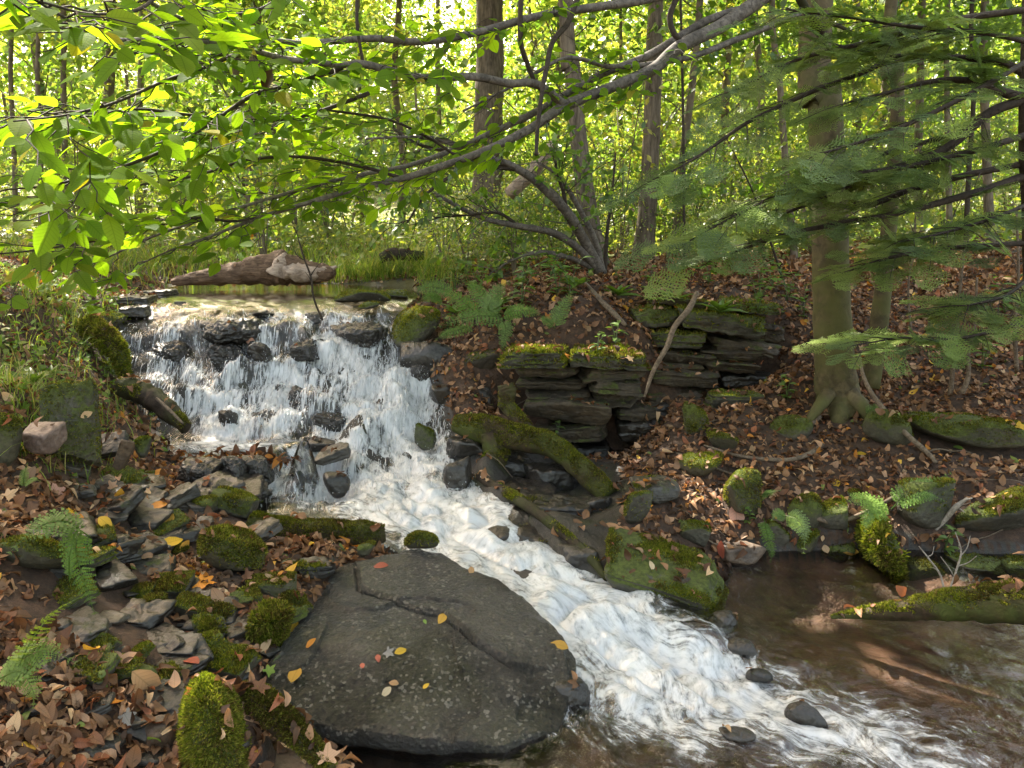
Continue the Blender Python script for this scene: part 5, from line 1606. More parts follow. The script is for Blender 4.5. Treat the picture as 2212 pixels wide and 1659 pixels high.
grass_area(2600, [(u, v, Y) for u, v, Y in ((730, 608, 7.9), (760, 600, 8.1), (800, 600, 8.2), (840, 605, 8.0), (880, 612, 7.8), (780, 585, 8.7), (850, 575, 9), (900, 590, 8.5), (940, 600, 8))], .28, .40, .004)
grass_area(1300, [(60, 640, 5.4), (120, 640, 6.0), (180, 660, 5.8), (40, 700, 4.9), (120, 720, 5.0), (190, 690, 5.6), (60, 780, 4.3), (130, 790, 4.5), (20, 820, 4.0), (200, 650, 6.2)], .22, .24, .0028)
grass_area(2600, [(300, 590, 8.6), (400, 575, 9.3), (250, 580, 8.6), (500, 560, 9.8), (620, 560, 9.8), (720, 560, 10), (100, 580, 8), (180, 560, 9), (850, 550, 10.5)], .6, .40, .005)
grass_area(500, [(10, 880, 3.6), (20, 850, 3.7), (90, 840, 3.9)], .16, .2, .0028)
o = g.build("grass", M["fern"])
g2 = Geo()
c = np.array([PY(*p)[:2] for p in ((30, 660, 5.2), (90, 640, 5.9), (160, 650, 6.1), (60, 720, 4.7), (130, 720, 5.0), (190, 700, 5.6), (40, 790, 4.2), (110, 790, 4.5), (20, 860, 3.7), (215, 665, 6.1), (180, 760, 5.2), (205, 690, 5.8), (60, 620, 6.5), (150, 610, 7.2), (230, 620, 7.2))])
n = 1500
k = rng.integers(0, len(c), n)
x, y = c[k, 0] + rng.normal(0, .20, n), c[k, 1] + rng.normal(0, .24, n)
s_ = ~inside(chan, x, y)
x, y = x[s_], y[s_]
n = len(x)
N_ = nrm(np.array([0, -.35, 1.0]) + rng.normal(0, .45, (n, 3)))
scatter(g2, leaf_mid(.6, .12, .25), np.stack([x, y, ground(x, y) + np.abs(rng.normal(0, .03, n)) + .01], 1), nrm(np.cross(N_, runit(n))), N_, rng.uniform(.025, .065, n), np.array([(.12, .20, .03), (.16, .23, .04), (.10, .17, .03), (.20, .24, .05)])[rng.integers(0, 4, n)] * rng.uniform(.8, 1.2, (n, 1)))
tag(g2.build("ground_cover", M["fern"]), "small fresh green herbs carpeting the left bank", "ground cover", kind="stuff")
tag(o, "long yellow-green grass round the upper pool and on the left bank", "grass", kind="stuff")

# ---- low leafy plants
LEAFM = leaf_mid(.6, .12, .25)
M["herb"] = mat_leaf("herb_leaf", .45, (1.3, 1.4, .45), .06, False, .35)


def herb(kind, h, nl, ls, col, seed):
    r = np.random.default_rng(seed)
    g = Geo()
    po, di, no, sc, tn = [], [], [], [], []
    for s in range(3 if kind != "rosette" else 1):
        a0 = r.uniform(0, 6.28)
        top = np.array([math.cos(a0) * h * .35, math.sin(a0) * h * .35, h * r.uniform(.7, 1)])
        S = spline([np.zeros(3), top * [.3, .3, .55], top], 10)
        if kind != "rosette":
            tube(g, S, np.linspace(.003, .0012, 10), 5, tint=np.array(col) * .6)
        for k_ in range(nl):
            f = (k_ + 1) / nl
            a = k_ * 2.4 + a0
            b = S[int(f * 9)] if kind != "rosette" else np.array([0, 0, .01])
            el = r.uniform(-.2, .35) if kind != "rosette" else r.uniform(.15, .9)
            d = np.array([math.cos(a) * math.cos(el), math.sin(a) * math.cos(el), math.sin(el)])
            po.append(b); di.append(d); no.append(np.array([-d[0] * d[2], -d[1] * d[2], 1]) + r.normal(0, .2, 3)); sc.append(ls * r.uniform(.6, 1.1)); tn.append(np.array(col) * r.uniform(.75, 1.2))
    scatter(g, LEAFM, po, di, np.array(no), np.array(sc), np.array(tn), .8 if kind != "rosette" else .45)
    return g


PROT = [herb("stem", .22, 6, .085, (.11, .19, .03), 1), herb("stem", .34, 8, .10, (.10, .18, .03), 2), herb("rosette", .15, 14, .15, (.12, .20, .035), 3), herb("stem", .12, 5, .06, (.14, .22, .05), 4)]
PO = []
HS = [("leaf rosette growing above the tall upright slab on the left bank", 70, 830, 2, 1.0), ("second leaf rosette just left of the tall upright slab's top", 110, 812, 2, .8), ("leafy plant at the left edge by the grass", 20, 760, 1, .8), ("low seedling on the left bank beside the moss-draped root", 200, 770, 3, 1.2), ("small two-leaved plant growing at the falls' left side", 250, 820, 3, 1.0),
      ("leafy seedling on the mossy brim of the left outcrop", 1290, 760, 3, 1.2), ("yellowish seedling in leaves just behind the mossy brim", 1330, 745, 3, 1.5), ("seedling by the mossy arch's crook", 1205, 940, 3, .9), ("leafy shoot in the leaf litter behind the right outcrop", 1640, 640, 0, 1.3), ("pair of leafy shoots right of the right outcrop's roof", 1700, 650, 0, 1.3), ("bright low shoot left of the big tree", 1735, 690, 0, 1.0),
      ("low shoot at the big tree's left foot", 1700, 862, 3, 1.5), ("leafy plant on the far right slope", 2170, 680, 1, 1.2), ("shaded blue-green plant at the right edge of the slope", 2120, 800, 0, 1.4), ("small plant by the sunlit leaves on the right bank", 1620, 1130, 3, .8), ("green sprig beside the bleached forked twig", 2040, 1190, 3, 1.3),
      ("broad-leaved plant above the fern clump", 1130, 620, 1, 1.1), ("second broad-leaved plant above the fern clump, to the right", 1190, 610, 1, 1.2), ("leafy plant between the fern clump and the leaning shrub", 1230, 640, 0, 1.3), ("small leafy plant hanging at the yellow-green boulder's right", 965, 725, 0, .9), ("dense leafy plant left of the leaning shrub's foot", 1080, 590, 1, 1.4), ("tall leafy plant behind the fern clump's left end", 1010, 590, 1, 1.4)]
HS += [("leafy green plant among the undergrowth on the bank above the ledges", float(u_), float(v_), int(k_), float(s_)) for u_, v_, k_, s_ in zip(rng.uniform(960, 1680, 34), rng.uniform(560, 690, 34), rng.integers(0, 4, 34), rng.uniform(.7, 1.35, 34))]
for lb, u, v, kd, sc in HS:
    p, nn = hitall(u, v)
    if not (PO and any(q[0] == kd for q in PO)):
        o = PROT[kd].build("leafy_plant", M["herb"])
        PO.append((kd, o))
    else:
        o = [q[1] for q in PO if q[0] == kd][0].copy()
        COL.objects.link(o)
    o.location = p
    o.rotation_euler = (0, 0, rng.uniform(0, 6.28))
    o.scale = (sc,) * 3
    tag(o, lb, "plant", "leafy plants on the bank above the ledges" if lb.startswith("leafy green plant among") else None)
# ================================================================== trees
M["leaf_beech"] = mat_leaf("beech_leaf", .68, (2.05, 2.05, .40), .004, True, .45)
M["leaf_far"] = mat_leaf("sunny_foliage", .58, (1.85, 1.9, .75), .04, False, .4)
M["needle"] = mat_leaf("hemlock_needle", .35, (1.3, 1.5, .6), .015, False, .4)
M["bark_beech"] = mat_bark("beech_bark", (.045, .034, .017), (.135, .105, .055), (16, 16, 14), moss=(.085, .085, .025), bump=.45, blot=(.05, .04, .02))
M["bark_limb"] = mat_bark("grey_limb_bark", (.045, .037, .03), (.17, .145, .12), (40, 40, 40), bump=.35)
M["bark_twig"] = mat_bark("dark_twig_bark", (.022, .016, .011), (.06, .045, .032), (60, 60, 60), bump=.2)
M["bark_rough"] = mat_bark("furrowed_bark", (.055, .042, .030), (.19, .15, .11), (32, 32, 4), bump=1.0)
M["bark_far"] = mat_bark("grey_brown_bark", (.08, .064, .047), (.21, .165, .12), (24, 24, 4), bump=.7)
LF, LL, LM = leaf_fine(.54, .07, .08), leaf_low(.58), leaf_mid(.55, .14, .25)
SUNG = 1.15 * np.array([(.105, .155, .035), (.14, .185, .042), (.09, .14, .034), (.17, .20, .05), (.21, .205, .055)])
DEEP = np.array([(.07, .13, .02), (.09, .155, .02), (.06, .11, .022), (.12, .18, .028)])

# where shafts of sun reach the ground in the photograph (the leaves leave gaps there)
SHAFT = [PY(1590, 1110, 4.05), PY(1625, 1140, 3.95), PY(1865, 1092, 3.86), PY(1990, 1045, 3.97), PY(2150, 1085, 3.95), PY(2195, 1062, 4.0), PY(1725, 1140, 3.86), PZ(1690, 1240, 0), PY(1555, 1185, 3.88),
         PY(1580, 855, 5.15), PY(1990, 1300, 3.08), PY(1880, 1320, 3.2), PY(2120, 1290, 2.95), PY(2190, 1290, 2.9), PY(1905, 1170, 3.85), PY(1960, 1180, 3.8), PY(2150, 1100, 3.9), PY(2000, 1150, 3.85), PY(1560, 690, 5.8),
         PY(906, 690, 5.95), PY(1240, 760, 5.2), PY(1330, 745, 5.3), PY(455, 1500, 2.02), PY(1180, 775, 5.2)]
SHAFT = np.array(SHAFT)
SHR = rng.uniform(.11, .25, len(SHAFT))
BLIT = np.array([PY(u_, v_, 1.7 + 1.9 * u_ / 900) for u_ in range(0, 700, 110) for v_ in (30, 140, 250, 360, 470)])  # further gaps cut into the crowns so sun reaches the beech leaves
SHAFT = np.vstack([SHAFT, BLIT])
SHR = np.concatenate([SHR, rng.uniform(.08, .22, len(BLIT))])


def lit(P):
    """True for leaves standing in one of the shafts"""
    r_ = np.zeros(len(P), bool)
    for s, q in zip(SHAFT, SHR):
        d = P - s
        a = d @ SUND
        r_ |= (np.linalg.norm(d - a[:, None] * SUND, axis=1) < q) & (a > .5)
    return r_


def crown_leaves(g, centers, rad, per, size, pal, tmpl=None, flat=.35, shafts=False, droop=.3, r=None):
    r = r or rng
    n = len(centers) * per
    c = np.repeat(centers, per, 0)
    off = r.normal(size=(n, 3)) * [1, 1, flat] * (np.repeat(np.broadcast_to(rad, (len(centers),)), per)[:, None]) * .55
    P = c + off
    hue = np.repeat(np.clip(r.normal(.5, .3, len(centers)), 0, .999), per)
    ci = np.clip((hue * len(pal) + r.normal(0, .6, n)), 0, len(pal) - 1).astype(int)
    T = pal[ci] * r.uniform(.88, 1.15, (n, 1))
    N_ = nrm(np.array([0, 0, 1.0]) + r.normal(0, .62, (n, 3)))
    D_ = nrm(np.cross(N_, r.normal(size=(n, 3))) + [0, 0, -droop])
    S_ = size * r.uniform(.6, 1.25, n)
    if shafts:
        k = ~lit(P)
        P, T, N_, D_, S_ = P[k], T[k], N_[k], D_[k], S_[k]
    scatter(g, tmpl or LL, P, D_, N_, S_, T)


def tree(label, path, radpx, bark, crown=None, name="tree", cat="tree", group=None, ns=16, rough=.10, top=None, seed=1, limbs=6, n=40, roots=()):
    """A tree: trunk through picture points, carried on upwards to `top`; crown = (dx,dy,dz), radii, clusters, leaves each, size, palette, shafts"""
    P = [PY(*p) for p in path]
    Y = np.mean([p[2] for p in path])
    rad = [q * Y / FPX for q in radpx]
    if top is not None:
        P.append(np.array(top, float))
        rad.append(rad[-1] * .45)
    P = np.array(P)
    L_ = np.concatenate([[0], np.cumsum(np.linalg.norm(np.diff(P, axis=0), axis=1))])
    S = spline(P, n)
    e = empty(name, P[0], label, cat, group)
    g = Geo()
    ls = np.concatenate([[0], np.cumsum(np.linalg.norm(np.diff(S, axis=0), axis=1))])
    tube(g, S, np.interp(ls / ls[-1], L_ / L_[-1], rad), ns, rough=rough, seed=seed)
    for rt in roots:
        Q = np.array([PY(*q) for q in rt[0]])
        tube(g, spline(Q, 18), np.interp(np.linspace(0, 1, 18), np.linspace(0, 1, len(rt[1])), rt[1]) * Y / FPX, 12, rough=.2, seed=seed)
    g.build("trunk", M[bark], e, P[0])
    if crown:
        cc, rd, nc, per, size, pal, sh = crown
        r = np.random.default_rng(seed)
        d = nrm(r.normal(size=(nc, 3))) * (r.random((nc, 1)) ** .4)
        C_ = np.array(cc) + d * np.array(rd)
        g = Geo()
        tp = P[-1]
        for q in C_[:: max(1, nc // max(limbs, 1))][:limbs]:
            f = r.uniform(.45, .95)
            a = S[int(f * (n - 1))]
            if a[2] > q[2] + .5 or a[2] < EYE + a[1] * .30:
                continue
            m_ = (a + q) / 2 + [0, 0, .25]
            tube(g, spline([a, m_, q], 10), np.linspace(rad[-1] * .7, .008, 10), 7)
        if g.n:
            g.build("limb", M[bark], e, P[0])
        g = Geo()
        crown_leaves(g, C_, .85, per, size, pal, shafts=sh, r=r)
        g.build("crown", M["leaf_far"], e, P[0])
    return e, S


CANOPY = []
# the trees one sees the trunks of
big, bigS = tree("thick greenish beech trunk with spreading roots, nearest tree at the right", [(1812, 905, 5.15), (1808, 850, 5.2), (1803, 780, 5.2), (1796, 640, 5.2), (1791, 420, 5.22), (1780, 200, 5.25), (1764, 0, 5.3)], [52, 47, 41, 38, 36, 33, 32], "bark_beech",
                 ((-.2, 7.0, 7.3), (2.9, 2.6, 1.7), 160, 90, .18, SUNG, True), top=(1.9, 5.6, 9.0), ns=40, n=120, rough=.07, seed=2,
                 roots=(([(1790, 850, 5.1), (1768, 880, 5.0), (1750, 905, 4.95), (1735, 935, 4.9)], [17, 13, 9, 4]), ([(1812, 880, 5.1), (1812, 910, 5.0), (1820, 940, 4.92)], [26, 20, 8]), ([(1835, 850, 5.1), (1870, 890, 5.0), (1900, 925, 4.9), (1935, 950, 4.8)], [20, 16, 10, 4]), ([(1845, 860, 5.2), (1890, 895, 5.15), (1930, 915, 5.1)], [18, 14, 6])))
g = Geo()
S = spline([PY(1775, 68, 5.12), PY(1758, 45, 5.0), PY(1738, 15, 4.95), PY(1722, -14, 4.9)], 10)
tube(g, S, np.array([13, 12, 9, 8]) * 5 / FPX, 10, rough=.2)
tube(g, spline([PY(1772, 60, 5.1), PY(1800, 52, 5.05), PY(1840, 70, 5.0)], 8), np.array([6, 3]) * 5 / FPX, 8)
g.build("broken_branch", M["rotten"], big, PY(1812, 905, 5.15))
tree("slim grey trunk leaning behind the thick beech trunk", [(1878, 838, 5.4), (1896, 720, 5.45), (1912, 580, 5.5), (1926, 420, 5.5), (1938, 280, 5.5), (1936, 130, 5.5), (1926, 0, 5.5)], [21, 19, 17, 15, 14, 13, 12], "bark_beech", ((1.8, 8.2, 8.2), (2.0, 2.0, 1.4), 50, 80, .18, SUNG, True), top=(2.7, 5.8, 8), seed=3, ns=20, n=60)
tree("straight brown trunk rising from behind the leaning shrub", [(1292, 575, 8.0), (1278, 500, 8.0), (1262, 400, 8.0), (1248, 280, 8.0), (1236, 140, 8.05), (1222, 0, 8.1)], [26, 21, 19, 17, 16, 15], "bark_rough", ((-.6, 9.6, 8.2), (3.0, 2.4, 1.6), 150, 90, .18, SUNG, True), top=(.3, 8.6, 10), seed=4, ns=24, n=70)
tree("brown furrowed trunk right of the straight one, on the bank's crest", [(1388, 565, 9.0), (1396, 480, 9.0), (1404, 360, 9.0), (1410, 220, 9.0), (1415, 80, 9.05), (1418, 0, 9.05)], [25, 20, 18, 17, 16, 15], "bark_rough", ((1.6, 10.0, 8.4), (3.2, 2.4, 1.6), 150, 90, .18, SUNG, True), top=(1.8, 9.2, 11), seed=5, ns=24, n=70)
tree("wide shaggy trunk half hidden behind the leaning shrub's branches", [(1048, 540, 11), (1052, 400, 11), (1056, 200, 11), (1058, 0, 11.1)], [36, 30, 29, 27], "bark_rough", ((-2.4, 12, 9.8), (3.0, 2.4, 1.7), 100, 90, .18, SUNG, True), top=(-.3, 11.4, 13), seed=6, ns=24, n=70, rough=.14)

tree("unseen tall tree added outside the left edge, its crown shading the stream", [(-420, 640, 7.6), (-420, 300, 7.6), (-410, 0, 7.6)], [40, 34, 30], "bark_rough", ((-4.2, 9.3, 8.4), (3.2, 3.3, 1.6), 170, 95, .18, SUNG, True), top=(-5.2, 7.8, 9.5), seed=21)  # added out of view so its crown keeps sun off the foreground
TR = [("thin dark trunk at the far left, left one of a close pair", 88, 505, 11, 80, 5, 0), ("thin trunk at the far left, right one of a close pair", 146, 500, 12, 136, 6, 1), ("pale grey trunk seen through the beech leaves at the left", 228, 500, 13, 240, 11, 2), ("slender stem at the left picture edge", 34, 500, 12, 22, 5, 3),
      ("grey trunk behind the log at the pool's far side", 545, 505, 13, 552, 12, 4), ("thin trunk left of the wide shaggy one", 868, 505, 15, 862, 7, 5), ("dark thin leaning trunk right of the furrowed one", 1458, 552, 9.6, 1512, 8, 6), ("thin bare sapling right of the dark leaning trunk", 1478, 568, 8.6, 1470, 3, 7),
      ("grey sapling trunk left of the thick beech trunk", 1718, 575, 9.2, 1668, 7, 8), ("second grey sapling trunk left of the thick beech trunk", 1652, 540, 11, 1630, 8, 9), ("thin trunk right of the slim grey one", 1985, 520, 11, 1992, 8, 10), ("straight thin trunk far right", 2052, 540, 10, 2048, 6, 11),
      ("thin trunk near the right edge among hemlock sprays", 2140, 545, 10, 2128, 9, 12), ("young trunk with a slight bend far right", 2085, 560, 9, 2100, 5, 13), ("pale trunk far back in the sunlit glade", 700, 480, 22, 705, 6, 14), ("brownish trunk deep in the left woods", 300, 480, 20, 306, 7, 15), ("thin trunk deep behind the wide shaggy one", 950, 480, 22, 946, 5, 16), ("slender trunk between the straight and the furrowed trunks", 1345, 510, 16, 1340, 4, 17), ("dim trunk behind the hemlock sprays", 1840, 500, 15, 1850, 9, 18), ("thin stem at the far left behind the close pair", 120, 480, 18, 126, 6, 19)]
for lb, ub, vb, Y, ut, rp, sd in TR:
    q = PY(ut, 0, Y)
    r_ = np.random.default_rng(sd + 50)
    tree(lb, [(ub, vb, Y), ((ub * 2 + ut) / 3 + r_.normal(0, 4), vb * .66, Y), ((ub + 2 * ut) / 3 + r_.normal(0, 4), vb * .33, Y), (ut, 0, Y)], [rp * 1.15, rp, rp * .92, rp * .85], "bark_far" if Y > 9 else "bark_twig",
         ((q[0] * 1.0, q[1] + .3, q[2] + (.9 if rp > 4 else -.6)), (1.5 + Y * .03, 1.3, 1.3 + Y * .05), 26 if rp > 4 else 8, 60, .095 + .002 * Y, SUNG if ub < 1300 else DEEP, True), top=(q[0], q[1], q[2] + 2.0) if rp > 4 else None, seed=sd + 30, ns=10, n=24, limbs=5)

# trees beyond: five builds, copied
FAR = []
for q in range(5):
    r = np.random.default_rng(900 + q)
    e = empty("woodland_tree", (0, 0, 0), "sunlit yellow-green tree in the woods beyond the falls", "tree", "sunlit trees filling the woods behind the falls")
    H = r.uniform(9, 14)
    g = Geo()
    bend = r.normal(0, .35, 2)
    S = spline([[0, 0, -.4], [bend[0] * .5, bend[1] * .5, H * .4], [bend[0], bend[1], H * .85]], 16)
    tube(g, S, np.linspace(r.uniform(.05, .11), .025, 16), 9, rough=.12, seed=q)
    nc = 74
    hz = r.uniform(.10, 1.0, nc) * H
    wid = np.interp(hz / H, [0, .25, .6, 1], [1.0, 1.9, 2.1, .7])
    a = r.uniform(0, 6.28, nc)
    rad = np.sqrt(r.random(nc)) * wid
    C_ = np.stack([np.cos(a) * rad, np.sin(a) * rad, hz + .3], 1)
    for k_ in range(0, nc, 4):
        f = int(np.clip((C_[k_, 2] - .6) / (H * .85), .05, .95) * 15)
        tube(g, spline([S[f], (S[f] + C_[k_]) / 2 + [0, 0, .1], C_[k_]], 7), np.linspace(.018, .006, 7), 5)
    g.build("trunk", M["bark_far"], e, (0, 0, 0))
    g = Geo()
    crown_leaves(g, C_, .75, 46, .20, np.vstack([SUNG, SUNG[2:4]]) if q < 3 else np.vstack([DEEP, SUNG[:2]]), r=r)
    g.build("crown", M["leaf_far"], e, (0, 0, 0))
    FAR.append(e)
k_ = 0
spots = []
tries = 0
while len(spots) < 54 and tries < 4000:
    tries += 1
    Y = np.exp(rng.uniform(math.log(13.5), math.log(48)))
    x = rng.uniform(-.80, .80) * Y
    if Y < 22 and -.34 < x / Y < -.02 and rng.random() < .75:
        continue
    if abs(x / Y + .10) < .05 and Y < 40 or (x / Y < -.52 and rng.random() < .6):
        continue
    if any(math.hypot(x - a, Y - b) < 1.6 + .03 * Y for a, b in spots):
        continue
    spots.append((x, Y))
for i_, (x, Y) in enumerate(spots):
    o = FAR[i_ % 5] if i_ < 5 else copy_tree(FAR[i_ % 5])
    o.location = (x, Y, float(ground(np.array([x]), np.array([Y]))[0]))
    o.rotation_euler = (0, 0, rng.uniform(0, 6.28))
    s = rng.uniform(.75, 1.15)
    o.scale = (s, s, s * rng.uniform(.9, 1.1))

# shrubs and saplings of the understorey
SHB = []
for q in range(4):
    r = np.random.default_rng(700 + q)
    e = empty("understorey_shrub", (0, 0, 0), "leafy waist-high shrub in the sunlit undergrowth behind the bank", "shrub", "shrubs of the sunlit undergrowth")
    g = Geo()
    C_ = []
    for s in range(8):
        a = r.uniform(0, 6.28)
        h = r.uniform(.9, 2.2)
        tp = np.array([math.cos(a) * h * .45, math.sin(a) * h * .45, h])
        S = spline([np.array([0, 0, -.1]), tp * [.3, .3, .5], tp], 10)
        tube(g, S, np.linspace(.011, .004, 10), 6, rough=.1)
        for f in (4, 6, 8, 9):
            C_.append(S[f] + r.normal(0, .12, 3))
    g.build("stem", M["bark_far"], e, (0, 0, 0))
    g = Geo()
    crown_leaves(g, np.array(C_), .42, 26, .085, SUNG if q % 2 else np.vstack([SUNG, DEEP]), r=r, flat=.6)
    g.build("foliage", M["leaf_far"], e, (0, 0, 0))
    SHB.append(e)
spots = [(-.31, 9.5), (.30, 9.8)]
spots += [(PY(u_, 600, y_)[0] / y_, y_) for u_, y_ in ((1010, 7.9), (1060, 8.3), (1110, 7.8), (1160, 8.2), (1200, 7.9), (960, 8.6), (1120, 8.9), (1190, 9.2), (1050, 9.4), (1340, 9.6), (1250, 8.4), (1330, 8.9), (1440, 9.0), (1530, 8.8), (1480, 9.6), (1560, 9.4), (1640, 9.5), (1750, 9.6), (1900, 9.4))]
for i_ in range(64):
    Y = rng.uniform(9.6, 20)
    x = rng.uniform(-.74, .74) * Y
    if x < -.1 * Y and x > -.42 * Y and Y < 11.5:
        Y += 2.5
    if x > .1 and Y < 10.5:
        Y += 1.2
    spots.append((x / Y, Y))
for i_, (a, Y) in enumerate(spots):
    o = SHB[i_ % 4] if i_ < 4 else copy_tree(SHB[i_ % 4])
    x = a * Y
    o.location = (x, Y, float(ground(np.array([x]), np.array([Y]))[0]))
    o.rotation_euler = (0, 0, rng.uniform(0, 6.28))
    s = rng.uniform(.55, 1.15) * (.55 if Y < 9.45 else 1)
    o.scale = (s,) * 3

# ground cover of the glade: nobody could count its leaves
n = 26000
Y = np.exp(rng.uniform(math.log(8.4), math.log(30), n))
x = rng.uniform(-.8, .8, n) * Y
gl = sstep(7.6, 10.0, Y + .8 * fbm(xyz(x, Y, .5), 2, 5)) * np.where((x > .6) & (Y < 9.2), 0, 1)
kk_ = rng.random(n) < gl * np.where((x < 0) & (Y < 10.5), .30, 1.0)
x, Y = x[kk_], Y[kk_]
n = len(x)
P = np.stack([x, Y, ground(x, Y) + np.abs(rng.normal(0, .16, n)) + .02], 1)
N_ = nrm(np.array([0, -.2, 1.0]) + rng.normal(0, .5, (n, 3)))
g = Geo()
scatter(g, LL, P, nrm(np.cross(N_, runit(n))), N_, rng.uniform(.05, .11, n) * (1 + Y * .03), np.vstack([SUNG, [(.20, .22, .04)]])[rng.integers(0, 6, n)] * rng.uniform(.8, 1.3, (n, 1)))
tag(g.build("undergrowth", M["leaf_far"]), "low bright green plants covering the sunlit glade", "undergrowth", kind="stuff")

# the far edge of the woods
n = 100000
Y = rng.uniform(50, 75, n)
x = rng.uniform(-.85, .85, n) * Y
h = np.abs(rng.random(n)) ** 1.15 * (21 + 5 * np.sin(x * .25) + 3 * np.sin(x * .7))
P = np.stack([x, Y, ground(x, Y, False) + h], 1)
kk_ = fbm(P * [.22, .22, .28], 3, 88) > -.16 - .25 * (h < 6) + .5 * (np.abs(x / Y + .10) < .055) * (h > 10) + .3 * (x / Y < -.55) * (h > 5)
P = P[kk_]
n = len(P)
N_ = nrm(np.array([0, -.3, .7]) + rng.normal(0, .6, (n, 3)))
g = Geo()
scatter(g, LL, P, nrm(np.cross(N_, runit(n))), N_, rng.uniform(.4, .95, n), (SUNG * 1.15)[rng.integers(0, 5, n)] * rng.uniform(.8, 1.25, (n, 1)))
tag(g.build("far_woods", M["leaf_far"]), "far edge of the sunlit woods closing the view", "woods", kind="stuff")

# ------------------------------------------------------------------ the multi-stemmed shrub leaning over the bank
base = PY(1300, 592, 7.35)
ls_ = empty("leaning_shrub", base, "many-stemmed shrub leaning left from the bank, grey arching stems", "shrub")
ST = [([(1300, 592, 7.35), (1262, 520, 7.2), (1222, 455, 7.0), (1175, 405, 6.9), (1120, 366, 6.8), (1068, 345, 6.7), (1000, 345, 6.6)], [13, 12, 11, 10, 8, 6, 4]),
      ([(1296, 590, 7.35), (1258, 545, 7.2), (1200, 505, 7.05), (1120, 488, 6.95), (1040, 470, 6.9), (960, 430, 6.8), (938, 415, 6.8)], [10, 9, 8, 7, 5, 4, 2]),
      ([(1302, 592, 7.35), (1285, 520, 7.3), (1245, 440, 7.2), (1205, 380, 7.1), (1160, 350, 7.1)], [8, 7, 6, 4, 2]),
      ([(1306, 590, 7.4), (1312, 500, 7.4), (1322, 420, 7.4), (1330, 330, 7.4)], [6, 4, 3, 2]),
      ([(1298, 590, 7.35), (1240, 560, 7.2), (1170, 545, 7.1), (1110, 560, 7.0), (1060, 590, 6.95)], [7, 6, 5, 3, 2]),
      ([(1222, 455, 7.0), (1218, 420, 6.95), (1205, 380, 6.9), (1200, 355, 6.9)], [5, 4, 3, 2]),
      ([(1068, 345, 6.7), (1010, 322, 6.65), (940, 300, 6.6), (870, 296, 6.6), (790, 300, 6.6)], [7, 6, 5, 3, 2]), ([(1040, 345, 6.7), (980, 330, 6.7), (900, 310, 6.7), (840, 270, 6.7)], [5, 4, 3, 2]),
      ([(1120, 366, 6.8), (1040, 360, 6.7), (985, 375, 6.65), (920, 420, 6.6), (880, 480, 6.55), (862, 488, 6.55)], [5, 5, 4, 3, 2, 1]), ([(1120, 488, 6.95), (1075, 460, 6.9), (1010, 465, 6.85), (940, 470, 6.85)], [4, 3, 2, 1])]
po, di = [], []
for path, rp in ST:
    P = np.array([PY(*p) for p in path])
    S = spline(P, 36)
    g = Geo()
    rr_ = np.interp(np.linspace(0, 1, 36), np.linspace(0, 1, len(rp)), rp) * 7 / FPX
    tube(g, S, rr_, 9, rough=.14, seed=len(po))
    T = nrm(np.gradient(S, axis=0))
    for k_ in range(9, 36, 2):
        d = nrm(T[k_] * .6 + runit(1)[0] * .9)
        L = rng.uniform(.18, .55)
        tw = spline([S[k_], S[k_] + d * L * .5 + rng.normal(0, .02, 3), S[k_] + d * L + [0, 0, rng.normal(0, .06)]], 8)
        tube(g, tw, np.linspace(.005, .0018, 8), 5)
        if rng.random() < .75:
            for f in (2, 3, 4, 5, 6, 7, 7, 6, 5):
                po.append(tw[f]); di.append(nrm(d + runit(1)[0] * 1.0))
    g.build("stem", M["bark_limb" if rp[0] > 6 else "bark_twig"], ls_, base)
po, di = np.array(po), np.array(di)
g = Geo()
N_ = nrm(np.array([0, -.25, 1.0]) + rng.normal(0, .45, (len(po), 3)))
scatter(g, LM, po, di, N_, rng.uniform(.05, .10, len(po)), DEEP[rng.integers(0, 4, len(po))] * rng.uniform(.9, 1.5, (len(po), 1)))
g.build("foliage", M["leaf_far"], ls_, base)
g = Geo()
S = spline([PY(1100, 420, 7.6), PY(1150, 370, 7.5), PY(1190, 318, 7.4), PY(1196, 308, 7.4)], 14)
tube(g, S, np.array([13, 14, 12, 6]) * 7.4 / FPX, 12, rough=.3, seed=3)
tag(g.build("broken_snag", M["pale_wood"], None, S[0]), "pale splintered dead branch sticking up among the leaning shrub's stems", "dead branch")

